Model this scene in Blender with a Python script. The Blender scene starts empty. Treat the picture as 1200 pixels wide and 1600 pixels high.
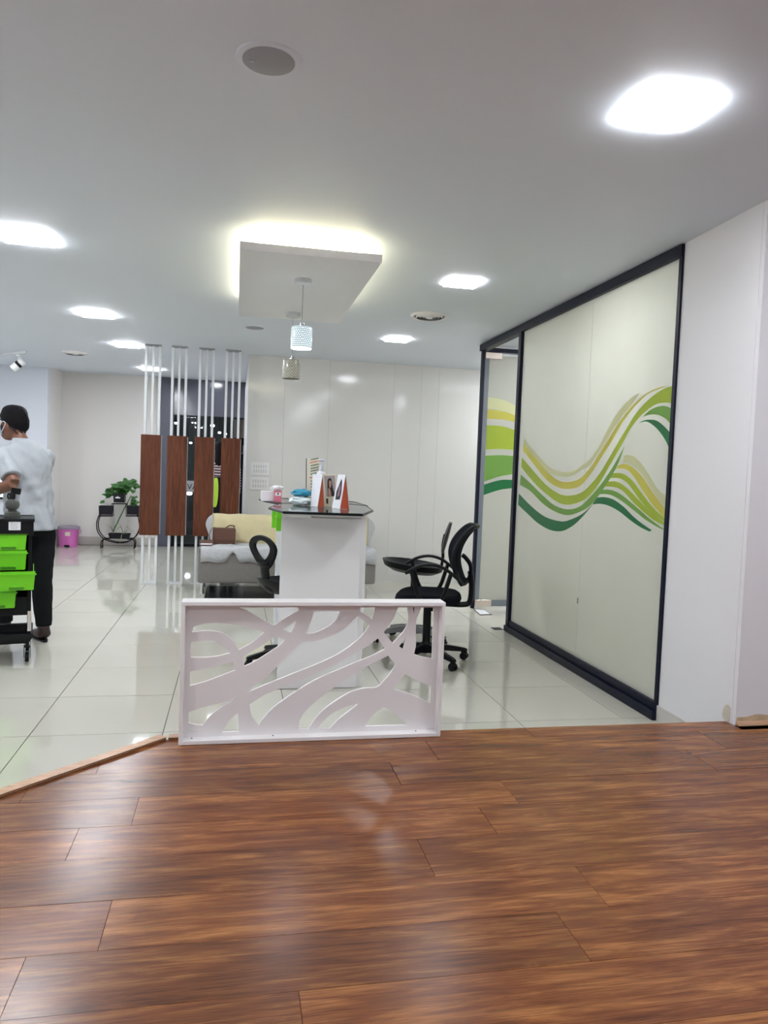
import bpy, bmesh, math, random
from mathutils import Vector, Matrix, noise
random.seed(7)
S = bpy.context.scene
COL = S.collection
PI = math.pi
# ------------------------------------------------------------------ camera
RX = Vector((0.980, 0.027, 0.198)); RY = Vector((-0.196, -0.059, 0.979))
FPX = 1157.7
def _basis():
    vp = Vector((368.2-600, 730.5-800, FPX)).normalized()
    up = -Vector((-611.4, 13886.9, FPX)).normalized()
    up = (up - vp*up.dot(vp)).normalized()
    return vp.cross(up), vp, up
BX, BY, BZ = _basis()
CAM = Vector((0, 0, 1.3))
cd = bpy.data.cameras.new('camera'); cam = bpy.data.objects.new('camera', cd); COL.objects.link(cam)
def c2w(v): return Vector((BX.dot(v), BY.dot(v), BZ.dot(v)))
ax, ay, az = c2w(Vector((1,0,0))), c2w(Vector((0,-1,0))), c2w(Vector((0,0,-1)))
cam.matrix_world = Matrix(((ax.x,ay.x,az.x,0),(ax.y,ay.y,az.y,0),(ax.z,ay.z,az.z,1.3),(0,0,0,1)))
cd.sensor_fit = 'VERTICAL'; cd.sensor_height = 36; cd.sensor_width = 27; cd.lens = FPX*36/1600
cd.clip_start = 0.05; cd.clip_end = 60
S.camera = cam
def ray(px, py): return c2w(Vector(((px-600)/FPX, (py-800)/FPX, 1)))
def at(px, py, Y):                      # survey of the photograph: point of a pixel on the plane y = Y
    r = ray(px, py); return CAM + r*(Y/r.y)
def onz(px, py, z=0.0):
    r = ray(px, py); return CAM + r*((z-1.3)/r.z)
def onx(px, py, X):
    r = ray(px, py); return CAM + r*(X/r.x)
# ------------------------------------------------------------------ world, exposure
w = bpy.data.worlds.new('world'); S.world = w; w.use_nodes = True
w.node_tree.nodes['Background'].inputs[0].default_value = (0.80, 0.86, 1.0, 1)
w.node_tree.nodes['Background'].inputs[1].default_value = 0.25
S.view_settings.view_transform = 'Standard'; S.view_settings.look = 'None'
S.view_settings.gamma = 1; S.view_settings.use_curve_mapping = False
S.view_settings.exposure = 1.08
LED = 52.0          # radiance of the ceiling LED panels
COVE = 7.0          # radiance of the cove strip
H = 2.58            # ceiling height above the tiles
HP = 0.20           # wooden platform height
EDGE = 3.03         # far edge of the platform
# ------------------------------------------------------------------ helpers
def smooth_edges(bm, ang=35):
    for f in bm.faces: f.smooth = True
    c = math.radians(ang)
    for e in bm.edges:
        if len(e.link_faces) == 2 and e.calc_face_angle(0) > c: e.smooth = False
class MB:
    def __init__(s): s.bm = bmesh.new(); s.wn = False
    def box(s, x0, x1, y0, y1, z0, z1, M=None, bev=0):
        r = bmesh.ops.create_cube(s.bm, size=1)
        vs = r['verts']
        for v in vs:
            v.co = Vector(((x0+x1)/2+v.co.x*(x1-x0), (y0+y1)/2+v.co.y*(y1-y0), (z0+z1)/2+v.co.z*(z1-z0)))
        if bev:
            s.wn = True
            es = list({e for v in vs for e in v.link_edges})
            rr = bmesh.ops.bevel(s.bm, geom=es, offset=bev, segments=2, affect='EDGES', profile=.6)
            vs = list({v for f in rr['faces'] for v in f.verts} | {v for v in vs if v.is_valid})
        if M is not None:
            for v in vs: v.co = M @ v.co
        return s
    def loft(s, rings, cap=True):
        bm = s.bm; R = [[bm.verts.new(p) for p in r] for r in rings]; n = len(R[0])
        for a, b in zip(R, R[1:]):
            for i in range(n): bm.faces.new((a[i], a[(i+1) % n], b[(i+1) % n], b[i]))
        if cap: bm.faces.new(R[0][::-1]); bm.faces.new(R[-1])
        return s
    def tube(s, pts, r, n=8, closed=False, flat=1.0, up=None):
        pts = [Vector(p) for p in pts]; N = len(pts); rs = r if isinstance(r, (list, tuple)) else [r]*N
        rings = []; pn = None
        for i, p in enumerate(pts):
            a = pts[(i-1) % N] if closed or i else p; b = pts[(i+1) % N] if closed or i < N-1 else p
            t = (b-a).normalized()
            if up is not None: nn = Vector(up)
            elif pn is None: nn = Vector((0,0,1)) if abs(t.z) < .9 else Vector((1,0,0))
            else: nn = pn
            nn = (nn - t*nn.dot(t)).normalized(); pn = nn; bb = t.cross(nn)
            rings.append([p + nn*math.cos(2*PI*k/n)*rs[i]*flat + bb*math.sin(2*PI*k/n)*rs[i] for k in range(n)])
        if closed: rings.append(rings[0])
        if closed:
            bm = s.bm; R = [[bm.verts.new(p) for p in q] for q in rings[:-1]]
            for i in range(len(R)):
                a, b = R[i], R[(i+1) % len(R)]
                for k in range(n): bm.faces.new((a[k], a[(k+1) % n], b[(k+1) % n], b[k]))
            return s
        return s.loft(rings)
    def cyl(s, c, r, z0, z1, n=24, r2=None):
        r2 = r if r2 is None else r2
        return s.loft([[Vector((c[0]+q*math.cos(2*PI*k/n), c[1]+q*math.sin(2*PI*k/n), z)) for k in range(n)] for q, z in ((r,z0),(r2,z1))])
    def lathe(s, c, prof, n=24, cap=True):
        return s.loft([[Vector((c[0]+q*math.cos(2*PI*k/n), c[1]+q*math.sin(2*PI*k/n), z)) for k in range(n)] for q, z in prof], cap)
    def ell(s, c, r, n=12, m=8, M=None):
        c = Vector(c); rings = []
        for j in range(1, m):
            t = PI*j/m
            ring = [Vector((r[0]*math.sin(t)*math.cos(2*PI*k/n), r[1]*math.sin(t)*math.sin(2*PI*k/n), -r[2]*math.cos(t))) for k in range(n)]
            if M is not None: ring = [M @ p for p in ring]
            rings.append([c+p for p in ring])
        return s.loft(rings)
    def prism(s, poly, vec):
        """poly: planar loop of Vectors, extruded along vec"""
        bm = s.bm; vec = Vector(vec)
        a = [bm.verts.new(p) for p in poly]; b = [bm.verts.new(Vector(p)+vec) for p in poly]; n = len(a)
        bm.faces.new(a); bm.faces.new(b[::-1])
        for i in range(n): bm.faces.new((a[i], b[i], b[(i+1) % n], a[(i+1) % n]))
        return s
    def quad(s, *p): s.bm.faces.new([s.bm.verts.new(Vector(q)) for q in p]); return s
    def xf(s, M):
        for v in s.bm.verts: v.co = M @ v.co
        return s
    def mesh(s, name, ang=35):
        bmesh.ops.recalc_face_normals(s.bm, faces=s.bm.faces)
        smooth_edges(s.bm, ang); me = bpy.data.meshes.new(name); s.bm.to_mesh(me); s.bm.free(); return me
ORG = {}                                # origin of each thing; None for things modelled in local coordinates
def link(name, me, mat, parent=None):
    o = bpy.data.objects.new(name, me); COL.objects.link(o)
    me.materials.clear(); me.materials.append(mat)
    return o
def obj(name, mb, mat, parent=None, ang=35, bev=0):
    wn = bev or (not isinstance(mb, bpy.types.Mesh) and mb.wn)
    me = mb if isinstance(mb, bpy.types.Mesh) else mb.mesh(name, ang)
    o = link(name, me, mat)
    if parent is not None:
        r = parent
        while r.parent is not None: r = r.parent
        org = ORG.get(r.name)
        if org is not None: me.transform(Matrix.Translation(-org))
        o.parent = parent
    else:
        xs = [v.co for v in me.vertices]
        org = Vector(((min(v.x for v in xs)+max(v.x for v in xs))/2, (min(v.y for v in xs)+max(v.y for v in xs))/2, min(v.z for v in xs)))
        me.transform(Matrix.Translation(-org)); o.location = org; ORG[o.name] = org
    if bev:
        m = o.modifiers.new('bevel', 'BEVEL'); m.width = bev; m.segments = 2; m.limit_method = 'ANGLE'; m.angle_limit = math.radians(40)
    if wn:
        m = o.modifiers.new('wn', 'WEIGHTED_NORMAL'); m.keep_sharp = True; m.weight = 90
    return o
def tag(o, label, cat, group=None, kind=None):
    o['label'] = label; o['category'] = cat
    if group: o['group'] = group
    if kind: o['kind'] = kind
    return o
def thing(name, label, cat, loc=(0,0,0), rz=0, group=None, kind=None, local=False):
    o = bpy.data.objects.new(name, None); COL.objects.link(o); o.empty_display_size = .1
    o.location = loc; o.rotation_euler = (0,0,rz); ORG[o.name] = None if local else Vector(loc)
    return tag(o, label, cat, group, kind)
def copy_tree(o, parent=None):
    c = o.copy(); COL.objects.link(c)
    if parent: c.parent = parent
    for ch in list(o.children): copy_tree(ch, c)
    return c
def fuse(mb, voxel=.012, smooth=6):
    """union of overlapping closed shapes into one smooth continuous surface"""
    bmesh.ops.recalc_face_normals(mb.bm, faces=mb.bm.faces)
    me = bpy.data.meshes.new('tmp'); mb.bm.to_mesh(me); mb.bm.free()
    o = bpy.data.objects.new('tmp', me); COL.objects.link(o)
    m = o.modifiers.new('r', 'REMESH'); m.mode = 'VOXEL'; m.voxel_size = voxel
    if smooth:
        k = o.modifiers.new('s', 'SMOOTH'); k.factor = .5; k.iterations = smooth
    dg = bpy.context.evaluated_depsgraph_get(); out = bpy.data.meshes.new_from_object(o.evaluated_get(dg))
    bpy.data.objects.remove(o)
    for p in out.polygons: p.use_smooth = True
    return out
def planar(polys, vec, holes_in=0):
    """filled planar outline(s) with holes (first loop outer) extruded by vec; 2D loops in the x,z plane at y given per point"""
    bm = bmesh.new(); edges = []
    for lp in polys:
        vs = [bm.verts.new(p) for p in lp]
        edges += [bm.edges.new((vs[i], vs[(i+1) % len(vs)])) for i in range(len(vs))]
    bmesh.ops.triangle_fill(bm, use_beauty=True, use_dissolve=False, edges=edges)
    r = bmesh.ops.extrude_face_region(bm, geom=list(bm.faces))
    bmesh.ops.translate(bm, vec=Vector(vec), verts=[v for v in r['geom'] if isinstance(v, bmesh.types.BMVert)])
    m = MB(); m.bm.free(); m.bm = bm; return m
def cr(pts, n=6, closed=False):
    """Catmull-Rom through pts"""
    P = [Vector(p) for p in pts]; N = len(P); out = []
    for i in range(N if closed else N-1):
        p0 = P[(i-1) % N] if closed or i else P[0]; p1 = P[i]; p2 = P[(i+1) % N]; p3 = P[(i+2) % N] if closed or i < N-2 else P[-1]
        for k in range(n):
            t = k/n
            out.append(.5*((2*p1)+(p2-p0)*t+(2*p0-5*p1+4*p2-p3)*t*t+(-p0+3*p1-3*p2+p3)*t**3))
    if not closed: out.append(P[-1])
    return out
# ------------------------------------------------------------------ materials
def mat(name, col, rough=.5, metal=0, spec=.5, var=.04, scale=6, bump=0, bscale=60, coat=0, emit=None, es=0, trans=0, alpha=1, sheen=0):
    m = bpy.data.materials.new(name); m.use_nodes = True; nt = m.node_tree; N = nt.nodes; L = nt.links
    b = N['Principled BSDF']
    b.inputs['Roughness'].default_value = rough; b.inputs['Metallic'].default_value = metal
    b.inputs['Specular IOR Level'].default_value = spec
    if coat: b.inputs['Coat Weight'].default_value = coat; b.inputs['Coat Roughness'].default_value = .06
    if trans: b.inputs['Transmission Weight'].default_value = trans
    if sheen: b.inputs['Sheen Weight'].default_value = sheen
    b.inputs['Alpha'].default_value = alpha
    tc = N.new('ShaderNodeTexCoord'); nz = N.new('ShaderNodeTexNoise'); nz.inputs['Scale'].default_value = scale; nz.inputs['Detail'].default_value = 4
    L.new(tc.outputs['Object'], nz.inputs['Vector'])
    mx = N.new('ShaderNodeMix'); mx.data_type = 'RGBA'
    mx.inputs['A'].default_value = [max(0, c*(1-var)) for c in col]+[1]; mx.inputs['B'].default_value = [min(1, c*(1+var)) for c in col]+[1]
    L.new(nz.outputs['Fac'], mx.inputs['Factor']); L.new(mx.outputs['Result'], b.inputs['Base Color'])
    if bump:
        n2 = N.new('ShaderNodeTexNoise'); n2.inputs['Scale'].default_value = bscale; n2.inputs['Detail'].default_value = 3
        L.new(tc.outputs['Object'], n2.inputs['Vector']); bp = N.new('ShaderNodeBump'); bp.inputs['Strength'].default_value = bump; bp.inputs['Distance'].default_value = .01
        L.new(n2.outputs['Fac'], bp.inputs['Height']); L.new(bp.outputs['Normal'], b.inputs['Normal'])
    if emit: b.inputs['Emission Color'].default_value = (*emit, 1); b.inputs['Emission Strength'].default_value = es
    return m
def wood(name, c0, c1, c2, rough, axis, stretch=(1.2, 14, 14), scale=2.2, coat=0, rnd=True, pvar=.25, spec=.5):
    m = bpy.data.materials.new(name); m.use_nodes = True; nt = m.node_tree; N = nt.nodes; L = nt.links
    b = N['Principled BSDF']; b.inputs['Roughness'].default_value = rough; b.inputs['Specular IOR Level'].default_value = spec
    if coat: b.inputs['Coat Weight'].default_value = coat; b.inputs['Coat Roughness'].default_value = .15
    tc = N.new('ShaderNodeTexCoord'); oi = N.new('ShaderNodeObjectInfo')
    ad = N.new('ShaderNodeVectorMath'); ad.operation = 'MULTIPLY_ADD'
    cb = N.new('ShaderNodeCombineXYZ')
    for i in range(3): L.new(oi.outputs['Random'], cb.inputs[i])
    ad.inputs[1].default_value = (37, 19, 23); L.new(cb.outputs[0], ad.inputs[0]); L.new(tc.outputs['Object'], ad.inputs[2])
    mp = N.new('ShaderNodeMapping'); mp.inputs['Scale'].default_value = stretch; L.new(ad.outputs[0], mp.inputs['Vector'])
    n1 = N.new('ShaderNodeTexNoise'); n1.inputs['Scale'].default_value = scale; n1.inputs['Detail'].default_value = 8; n1.inputs['Roughness'].default_value = .68; n1.inputs['Distortion'].default_value = .9
    L.new(mp.outputs[0], n1.inputs['Vector'])
    mp2 = N.new('ShaderNodeMapping'); mp2.inputs['Scale'].default_value = [s*7 if i != axis else s*2.2 for i, s in enumerate(stretch)]; L.new(ad.outputs[0], mp2.inputs['Vector'])
    n2 = N.new('ShaderNodeTexNoise'); n2.inputs['Scale'].default_value = scale*1.5; n2.inputs['Detail'].default_value = 3; L.new(mp2.outputs[0], n2.inputs['Vector'])
    mp3 = N.new('ShaderNodeMapping'); mp3.inputs['Scale'].default_value = [s*.28 if i != axis else s*.6 for i, s in enumerate(stretch)]; L.new(ad.outputs[0], mp3.inputs['Vector'])
    n3 = N.new('ShaderNodeTexNoise'); n3.inputs['Scale'].default_value = scale; n3.inputs['Detail'].default_value = 3; n3.inputs['Distortion'].default_value = 1.6; L.new(mp3.outputs[0], n3.inputs['Vector'])
    mx0 = N.new('ShaderNodeMix'); mx0.data_type = 'FLOAT'; mx0.inputs['Factor'].default_value = .36
    L.new(n1.outputs['Fac'], mx0.inputs['A']); L.new(n3.outputs['Fac'], mx0.inputs['B'])
    cr_ = N.new('ShaderNodeValToRGB'); e = cr_.color_ramp.elements
    e[0].position = .36; e[0].color = (*c0, 1); e[1].position = .65; e[1].color = (*c2, 1); k = e.new(.5); k.color = (*c1, 1)
    L.new(mx0.outputs['Result'], cr_.inputs['Fac'])
    mx = N.new('ShaderNodeMix'); mx.data_type = 'RGBA'; mx.blend_type = 'MULTIPLY'; mx.inputs['Factor'].default_value = .62
    L.new(cr_.outputs['Color'], mx.inputs['A'])
    r2 = N.new('ShaderNodeMapRange'); r2.inputs['From Min'].default_value = .35; r2.inputs['From Max'].default_value = .6; r2.inputs['To Min'].default_value = .42; r2.inputs['To Max'].default_value = 1.1
    L.new(n2.outputs['Fac'], r2.inputs['Value']); L.new(r2.outputs[0], mx.inputs['B'])
    hs = N.new('ShaderNodeHueSaturation'); mr = N.new('ShaderNodeMapRange'); mr.inputs['To Min'].default_value = 1-pvar; mr.inputs['To Max'].default_value = 1+pvar
    L.new(oi.outputs['Random'], mr.inputs['Value']); L.new(mx.outputs['Result'], hs.inputs['Color']); L.new(mr.outputs[0], hs.inputs['Value'])
    L.new(hs.outputs['Color'], b.inputs['Base Color'])
    bp = N.new('ShaderNodeBump'); bp.inputs['Strength'].default_value = .06; bp.inputs['Distance'].default_value = .004
    L.new(n1.outputs['Fac'], bp.inputs['Height']); L.new(bp.outputs['Normal'], b.inputs['Normal'])
    return m
def frosted(name, col, tr=.72, rough=.45):
    m = bpy.data.materials.new(name); m.use_nodes = True; nt = m.node_tree; N = nt.nodes; L = nt.links; N.clear()
    out = N.new('ShaderNodeOutputMaterial'); t = N.new('ShaderNodeBsdfTranslucent'); d = N.new('ShaderNodeBsdfDiffuse'); g = N.new('ShaderNodeBsdfGlossy')
    tc = N.new('ShaderNodeTexCoord'); nz = N.new('ShaderNodeTexNoise'); nz.inputs['Scale'].default_value = 3; L.new(tc.outputs['Object'], nz.inputs['Vector'])
    mx = N.new('ShaderNodeMix'); mx.data_type = 'RGBA'; mx.inputs['A'].default_value = [c*.97 for c in col]+[1]; mx.inputs['B'].default_value = [min(1, c*1.03) for c in col]+[1]
    L.new(nz.outputs['Fac'], mx.inputs['Factor']); L.new(mx.outputs['Result'], t.inputs[0]); L.new(mx.outputs['Result'], d.inputs[0])
    g.inputs['Roughness'].default_value = rough
    a = N.new('ShaderNodeMixShader'); a.inputs[0].default_value = tr; L.new(d.outputs[0], a.inputs[1]); L.new(t.outputs[0], a.inputs[2])
    f = N.new('ShaderNodeFresnel'); f.inputs[0].default_value = 1.35
    c = N.new('ShaderNodeMixShader'); L.new(f.outputs[0], c.inputs[0]); L.new(a.outputs[0], c.inputs[1]); L.new(g.outputs[0], c.inputs[2]); L.new(c.outputs[0], out.inputs[0])
    return m
def glassy(name, col=(.9, .95, .93), refl=1.45, op=.25, tint=(.05,.08,.07)):
    """thin clear sheet: transparent with fresnel mirror and a faint body tint"""
    m = bpy.data.materials.new(name); m.use_nodes = True; nt = m.node_tree; N = nt.nodes; L = nt.links; N.clear()
    out = N.new('ShaderNodeOutputMaterial'); t = N.new('ShaderNodeBsdfTransparent'); t.inputs[0].default_value = (*col, 1)
    d = N.new('ShaderNodeBsdfDiffuse'); d.inputs[0].default_value = (*tint, 1); g = N.new('ShaderNodeBsdfGlossy'); g.inputs['Roughness'].default_value = .02
    a = N.new('ShaderNodeMixShader'); a.inputs[0].default_value = op; L.new(t.outputs[0], a.inputs[1]); L.new(d.outputs[0], a.inputs[2])
    f = N.new('ShaderNodeFresnel'); f.inputs[0].default_value = refl
    c = N.new('ShaderNodeMixShader'); L.new(f.outputs[0], c.inputs[0]); L.new(a.outputs[0], c.inputs[1]); L.new(g.outputs[0], c.inputs[2]); L.new(c.outputs[0], out.inputs[0])
    return m
def stripes(name, ca, cb, freq, axis='Z', thr=.5, rough=.8):
    m = mat(name, ca, rough); nt = m.node_tree; N = nt.nodes; L = nt.links; b = N['Principled BSDF']
    tc = N.new('ShaderNodeTexCoord'); wv = N.new('ShaderNodeTexWave'); wv.bands_direction = axis; wv.inputs['Scale'].default_value = freq; wv.inputs['Distortion'].default_value = .6; wv.inputs['Detail'].default_value = 1
    L.new(tc.outputs['Object'], wv.inputs['Vector']); gt = N.new('ShaderNodeMath'); gt.operation = 'GREATER_THAN'; gt.inputs[1].default_value = thr; L.new(wv.outputs['Fac'], gt.inputs[0])
    mx = N.new('ShaderNodeMix'); mx.data_type = 'RGBA'; mx.inputs['A'].default_value = (*ca, 1); mx.inputs['B'].default_value = (*cb, 1)
    L.new(gt.outputs[0], mx.inputs['Factor']); L.new(mx.outputs['Result'], b.inputs['Base Color']); return m

M = {}
M['ceiling'] = mat('ceiling_paint', (.70, .745, .81), .55, var=.015, scale=.8)
M['wall'] = mat('white_wall_paint', (.74, .73, .745), .55, var=.015, scale=1.2)
M['wall_warm'] = mat('warm_wall_paint', (.82, .79, .76), .6, var=.015, scale=1)
M['wall_blue'] = mat('cool_wall_paint', (.72, .75, .82), .5, var=.02, scale=1)
M['laminate'] = mat('glossy_white_laminate', (.745, .735, .705), .12, var=.012, scale=1.5, bump=.01, bscale=4)
M['tile'] = mat('polished_floor_tile', (.58, .565, .49), .04, var=.05, scale=1.6, spec=.8)
M['grout'] = mat('grout', (.045, .04, .035), .8)
M['plinth'] = mat('grey_skirting', (.55, .52, .48), .3, var=.06)
M['plank'] = wood('laminate_plank', (.118, .034, .012), (.205, .066, .021), (.38, .155, .047), .25, 0, stretch=(1.5, 16, 16), scale=1.9, coat=0, pvar=.19, spec=.32)
M['plankdark'] = mat('platform_underlay', (.05, .025, .015), .7)
M['trimwood'] = wood('beech_trim', (.40, .20, .10), (.52, .30, .17), (.62, .38, .24), .4, 0, stretch=(2, 12, 12), pvar=.05)
M['walnut'] = wood('walnut_veneer', (.085, .026, .012), (.135, .043, .021), (.195, .066, .031), .55, 2, stretch=(14, 14, 1.0), scale=2.2, pvar=.05, spec=.2)
M['white'] = mat('white_lacquer', (.82, .81, .81), .3, var=.015)
M['screenwhite'] = mat('painted_white_board', (.80, .775, .775), .35, var=.02)
M['tubewhite'] = mat('white_powder_coat', (.76, .78, .80), .25, var=.02)
M['black'] = mat('black_plastic', (.005, .0055, .007), .42, spec=.22, var=.2)
M['blackmesh'] = mat('black_mesh_fabric', (.004, .0045, .010), .8, spec=.12, var=.2, bump=.3, bscale=400)
M['blackframe'] = mat('black_aluminium', (.003, .005, .018), .4, spec=.25, var=.2)
M['chrome'] = mat('chrome', (.75, .75, .77), .15, metal=1, var=.02)
M['steel'] = mat('brushed_steel', (.72, .62, .55), .3, metal=1, var=.03)
M['green'] = mat('lime_green_plastic', (.17, .62, .012), .35, var=.05)
M['greendark'] = mat('lime_green_shadow_gap', (.06, .25, .008), .5)
M['frost'] = frosted('frosted_glass', (.80, .80, .735))
M['grey'] = mat('grey_plastic', (.33, .33, .35), .5)
M['pinkbin'] = mat('pink_plastic', (.80, .20, .62), .35, var=.04)
M['greylid'] = mat('mauve_grey_plastic', (.33, .28, .36), .4)
M['sofa'] = mat('grey_upholstery', (.22, .205, .19), .9, var=.12, scale=30, bump=.3, bscale=150, sheen=.2)
M['lace'] = mat('white_lace_cloth', (.50, .51, .525), .85, var=.12, scale=28, bump=.6, bscale=45)
M['yellow'] = mat('pale_yellow_cover', (.70, .61, .36), .8, var=.14, scale=9, bump=.4, bscale=18, sheen=.2)
M['brownbag'] = mat('brown_leather', (.10, .042, .026), .45, var=.1, bump=.1, bscale=90)
M['leaf'] = mat('green_leaf', (.05, .16, .035), .4, var=.5, scale=14)
M['spider'] = mat('striped_leaf', (.22, .30, .16), .5, var=.5, scale=20)
M['potblack'] = mat('black_planter', (.010, .009, .014), .4, spec=.25, var=.2)
M['soil'] = mat('soil', (.05, .035, .025), .9, var=.3, scale=40)
M['darkgrey'] = mat('dark_grey_glossy_panel', (.075, .078, .10), .16, var=.06)
M['darkgrey2'] = mat('dark_grey_column', (.085, .09, .12), .4, var=.06)
M['paper'] = mat('white_paper', (.82, .82, .85), .6, var=.02)
M['cream'] = mat('cream_card', (.80, .74, .60), .6, var=.04)
M['orange'] = mat('burnt_orange_card', (.50, .075, .025), .5, var=.05)
M['teal'] = mat('teal_film', (.02, .26, .40), .25, var=.3, scale=25, bump=.4, bscale=40)
M['plasticwrap'] = mat('clear_wrap_white', (.72, .80, .80), .2, var=.1, scale=20, bump=.5, bscale=50)
M['pink'] = mat('pink_carton', (.62, .17, .25), .5, var=.05)
M['skin'] = mat('skin', (.20, .085, .050), .5, var=.08, scale=12)
M['skinface'] = mat('face_print', (.55, .30, .22), .6)
M['hair'] = mat('black_hair', (.004, .0035, .005), .7, spec=.15, var=.4, scale=60, bump=.5, bscale=250)
M['tee'] = mat('pale_grey_cotton', (.41, .435, .465), .85, var=.06, scale=7, bump=.8, bscale=9)
M['trousers'] = mat('charcoal_denim', (.009, .0105, .012), .9, spec=.15, var=.25, scale=10, bump=.5, bscale=12)
M['shoe'] = mat('dark_brown_shoe', (.035, .018, .016), .5, var=.2)
M['mask'] = mat('blue_mask', (.35, .50, .66), .7)
M['printgreen'] = mat('green_ink', (.05, .14, .05), .7)
M['printorange'] = mat('orange_ink', (.65, .12, .04), .7)
M['printdark'] = mat('dark_ink', (.03, .025, .03), .7)
M['plaster'] = mat('bare_plaster', (.55, .50, .42), .9, var=.2, scale=60, bump=.4, bscale=90)
M['plasterbrown'] = mat('stained_plaster', (.52, .38, .24), .9, var=.4, scale=25, bump=.3, bscale=80)
M['ledweak'] = mat('led_diffuser_dim', (.9, .9, .9), .5, emit=(.95, .96, 1.0), es=LED*.33)
M['led'] = mat('led_diffuser', (.9, .9, .9), .5, emit=(.92, .955, 1.0), es=LED)
M['cove'] = mat('warm_led_strip', (.9, .9, .8), .5, emit=(1.0, .93, .62), es=COVE)
M['glass'] = glassy('counter_glass', (.86, .93, .91), op=.30, tint=(.30, .36, .36))
M['glassedge'] = mat('dark_glass_edge', (.002, .005, .005), .3, spec=.2)
M['shopglass'] = glassy('shop_glass', (.75, .78, .82), op=.12)
M['smoke'] = mat('smoked_clear_plastic', (.13, .14, .12), .12, trans=.55)
M['speaker'] = mat('speaker_grille', (.33, .335, .36), .6, bump=.1, bscale=900)
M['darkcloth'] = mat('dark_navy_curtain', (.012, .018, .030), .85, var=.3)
M['pot'] = mat('dark_vent_gap', (.06, .055, .05), .8)
M['stripe'] = stripes('striped_jersey', (.035, .012, .025), (.62, .50, .52), 9, 'Z', .56)
M['nightglow'] = mat('shop_lamp', (.9, .9, .9), .5, emit=(.9, .95, 1), es=13)
M['screenlit'] = mat('lit_display', (.4, .5, .6), .3, emit=(.62, .78, 1.0), es=1.0)
M['limecloth'] = mat('lime_cloth', (.50, .72, .06), .8, var=.1)
def beaded(name, col, es):
    m = mat(name, col, .18); nt = m.node_tree; N = nt.nodes; L = nt.links; b = N['Principled BSDF']
    tc = N.new('ShaderNodeTexCoord'); sx = N.new('ShaderNodeSeparateXYZ'); L.new(tc.outputs['Object'], sx.inputs[0])
    at2 = N.new('ShaderNodeMath'); at2.operation = 'ARCTAN2'; L.new(sx.outputs[0], at2.inputs[0]); L.new(sx.outputs[1], at2.inputs[1])
    cb = N.new('ShaderNodeCombineXYZ'); L.new(at2.outputs[0], cb.inputs[0]); sc = N.new('ShaderNodeMath'); sc.operation = 'MULTIPLY'; sc.inputs[1].default_value = 14.5; L.new(sx.outputs[2], sc.inputs[0]); L.new(sc.outputs[0], cb.inputs[1])
    br = N.new('ShaderNodeTexBrick'); br.inputs['Scale'].default_value = 1; br.inputs['Brick Width'].default_value = .22; br.inputs['Row Height'].default_value = .16; br.inputs['Mortar Size'].default_value = .025
    br.inputs['Color1'].default_value = (*col, 1); br.inputs['Color2'].default_value = (*[c*.93 for c in col], 1); br.inputs['Mortar'].default_value = (*[c*.18 for c in col], 1)
    L.new(cb.outputs[0], br.inputs['Vector']); L.new(br.outputs['Color'], b.inputs['Base Color'])
    if es:
        L.new(br.outputs['Color'], b.inputs['Emission Color']); b.inputs['Emission Strength'].default_value = es
    return m
M['shade_lit'] = beaded('lit_mosaic_shade', (.72, .88, .95), .42)
M['shade_off'] = beaded('unlit_mosaic_shade', (.72, .70, .58), 0)

# ------------------------------------------------------------------ structure
def struct(name, mb, m, label, cat, ang=35):
    return tag(obj(name, mb, m, ang=ang), label, cat, kind='structure')
# tiled floor: each tile a part
fl = thing('floor', 'polished cream tile floor of the salon below the wooden platform', 'floor', (0, 6, -.02), kind='structure')
obj('grout_bed', MB().box(-4.7, 4.6, 2.2, 12.6, -.03, -.0035), M['grout'], fl)
TS = .61
tb = MB(); r_ = TS/2-.0020; tb.box(-r_, r_, -r_, r_, -.01, 0); tme = tb.mesh('tile')
tme.materials.append(M['tile'])
for i in range(-6, 9):
    for j in range(-2, 14):
        x = -.922 + TS*(i+.5); y = 3.68 + TS*(j+.5)
        t = bpy.data.objects.new('tile', tme); COL.objects.link(t); t.parent = fl
        t.location = Vector((x, y, random.uniform(-.0004, .0004))) - ORG['floor']
        t.rotation_euler = (random.gauss(0, .0002), random.gauss(0, .0002), 0)
# wooden platform with individual planks
wf = thing('wood_floor', 'raised floor of glossy reddish-brown laminate planks in the foreground', 'floor', (0, 0, 0), kind='structure')
obj('platform_base', MB().prism([Vector((-4.5, -1.9, 0)), Vector((4.2, -1.9, 0)), Vector((4.2, 2.97, 0)), Vector((2.285, 2.97, 0)), Vector((2.285, EDGE-.004, 0)), Vector((EDGE-3.275, EDGE-.004, 0)), Vector((-4.5, -1.225, 0))], (0, 0, HP-.009)), M['plankdark'], wf)
rows = [EDGE, 2.915, 2.71, 2.5, 2.305, 2.115, 1.905, 1.705, 1.51]
while rows[-1] > -1.7: rows.append(rows[-1]-.2)
joints = {0: 1.28, 1: .80, 2: 1.86, 3: -.283, 4: -.432, 5: .567, 6: .98, 7: .83, 8: .16}
PL = 1.256
def clip(poly, f):
    out = []
    for i, p in enumerate(poly):
        q = poly[(i+1) % len(poly)]; a, b = f(p), f(q)
        if a >= 0: out.append(p)
        if a*b < 0: out.append(p + (q-p)*(a/(a-b)))
    return out
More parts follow.
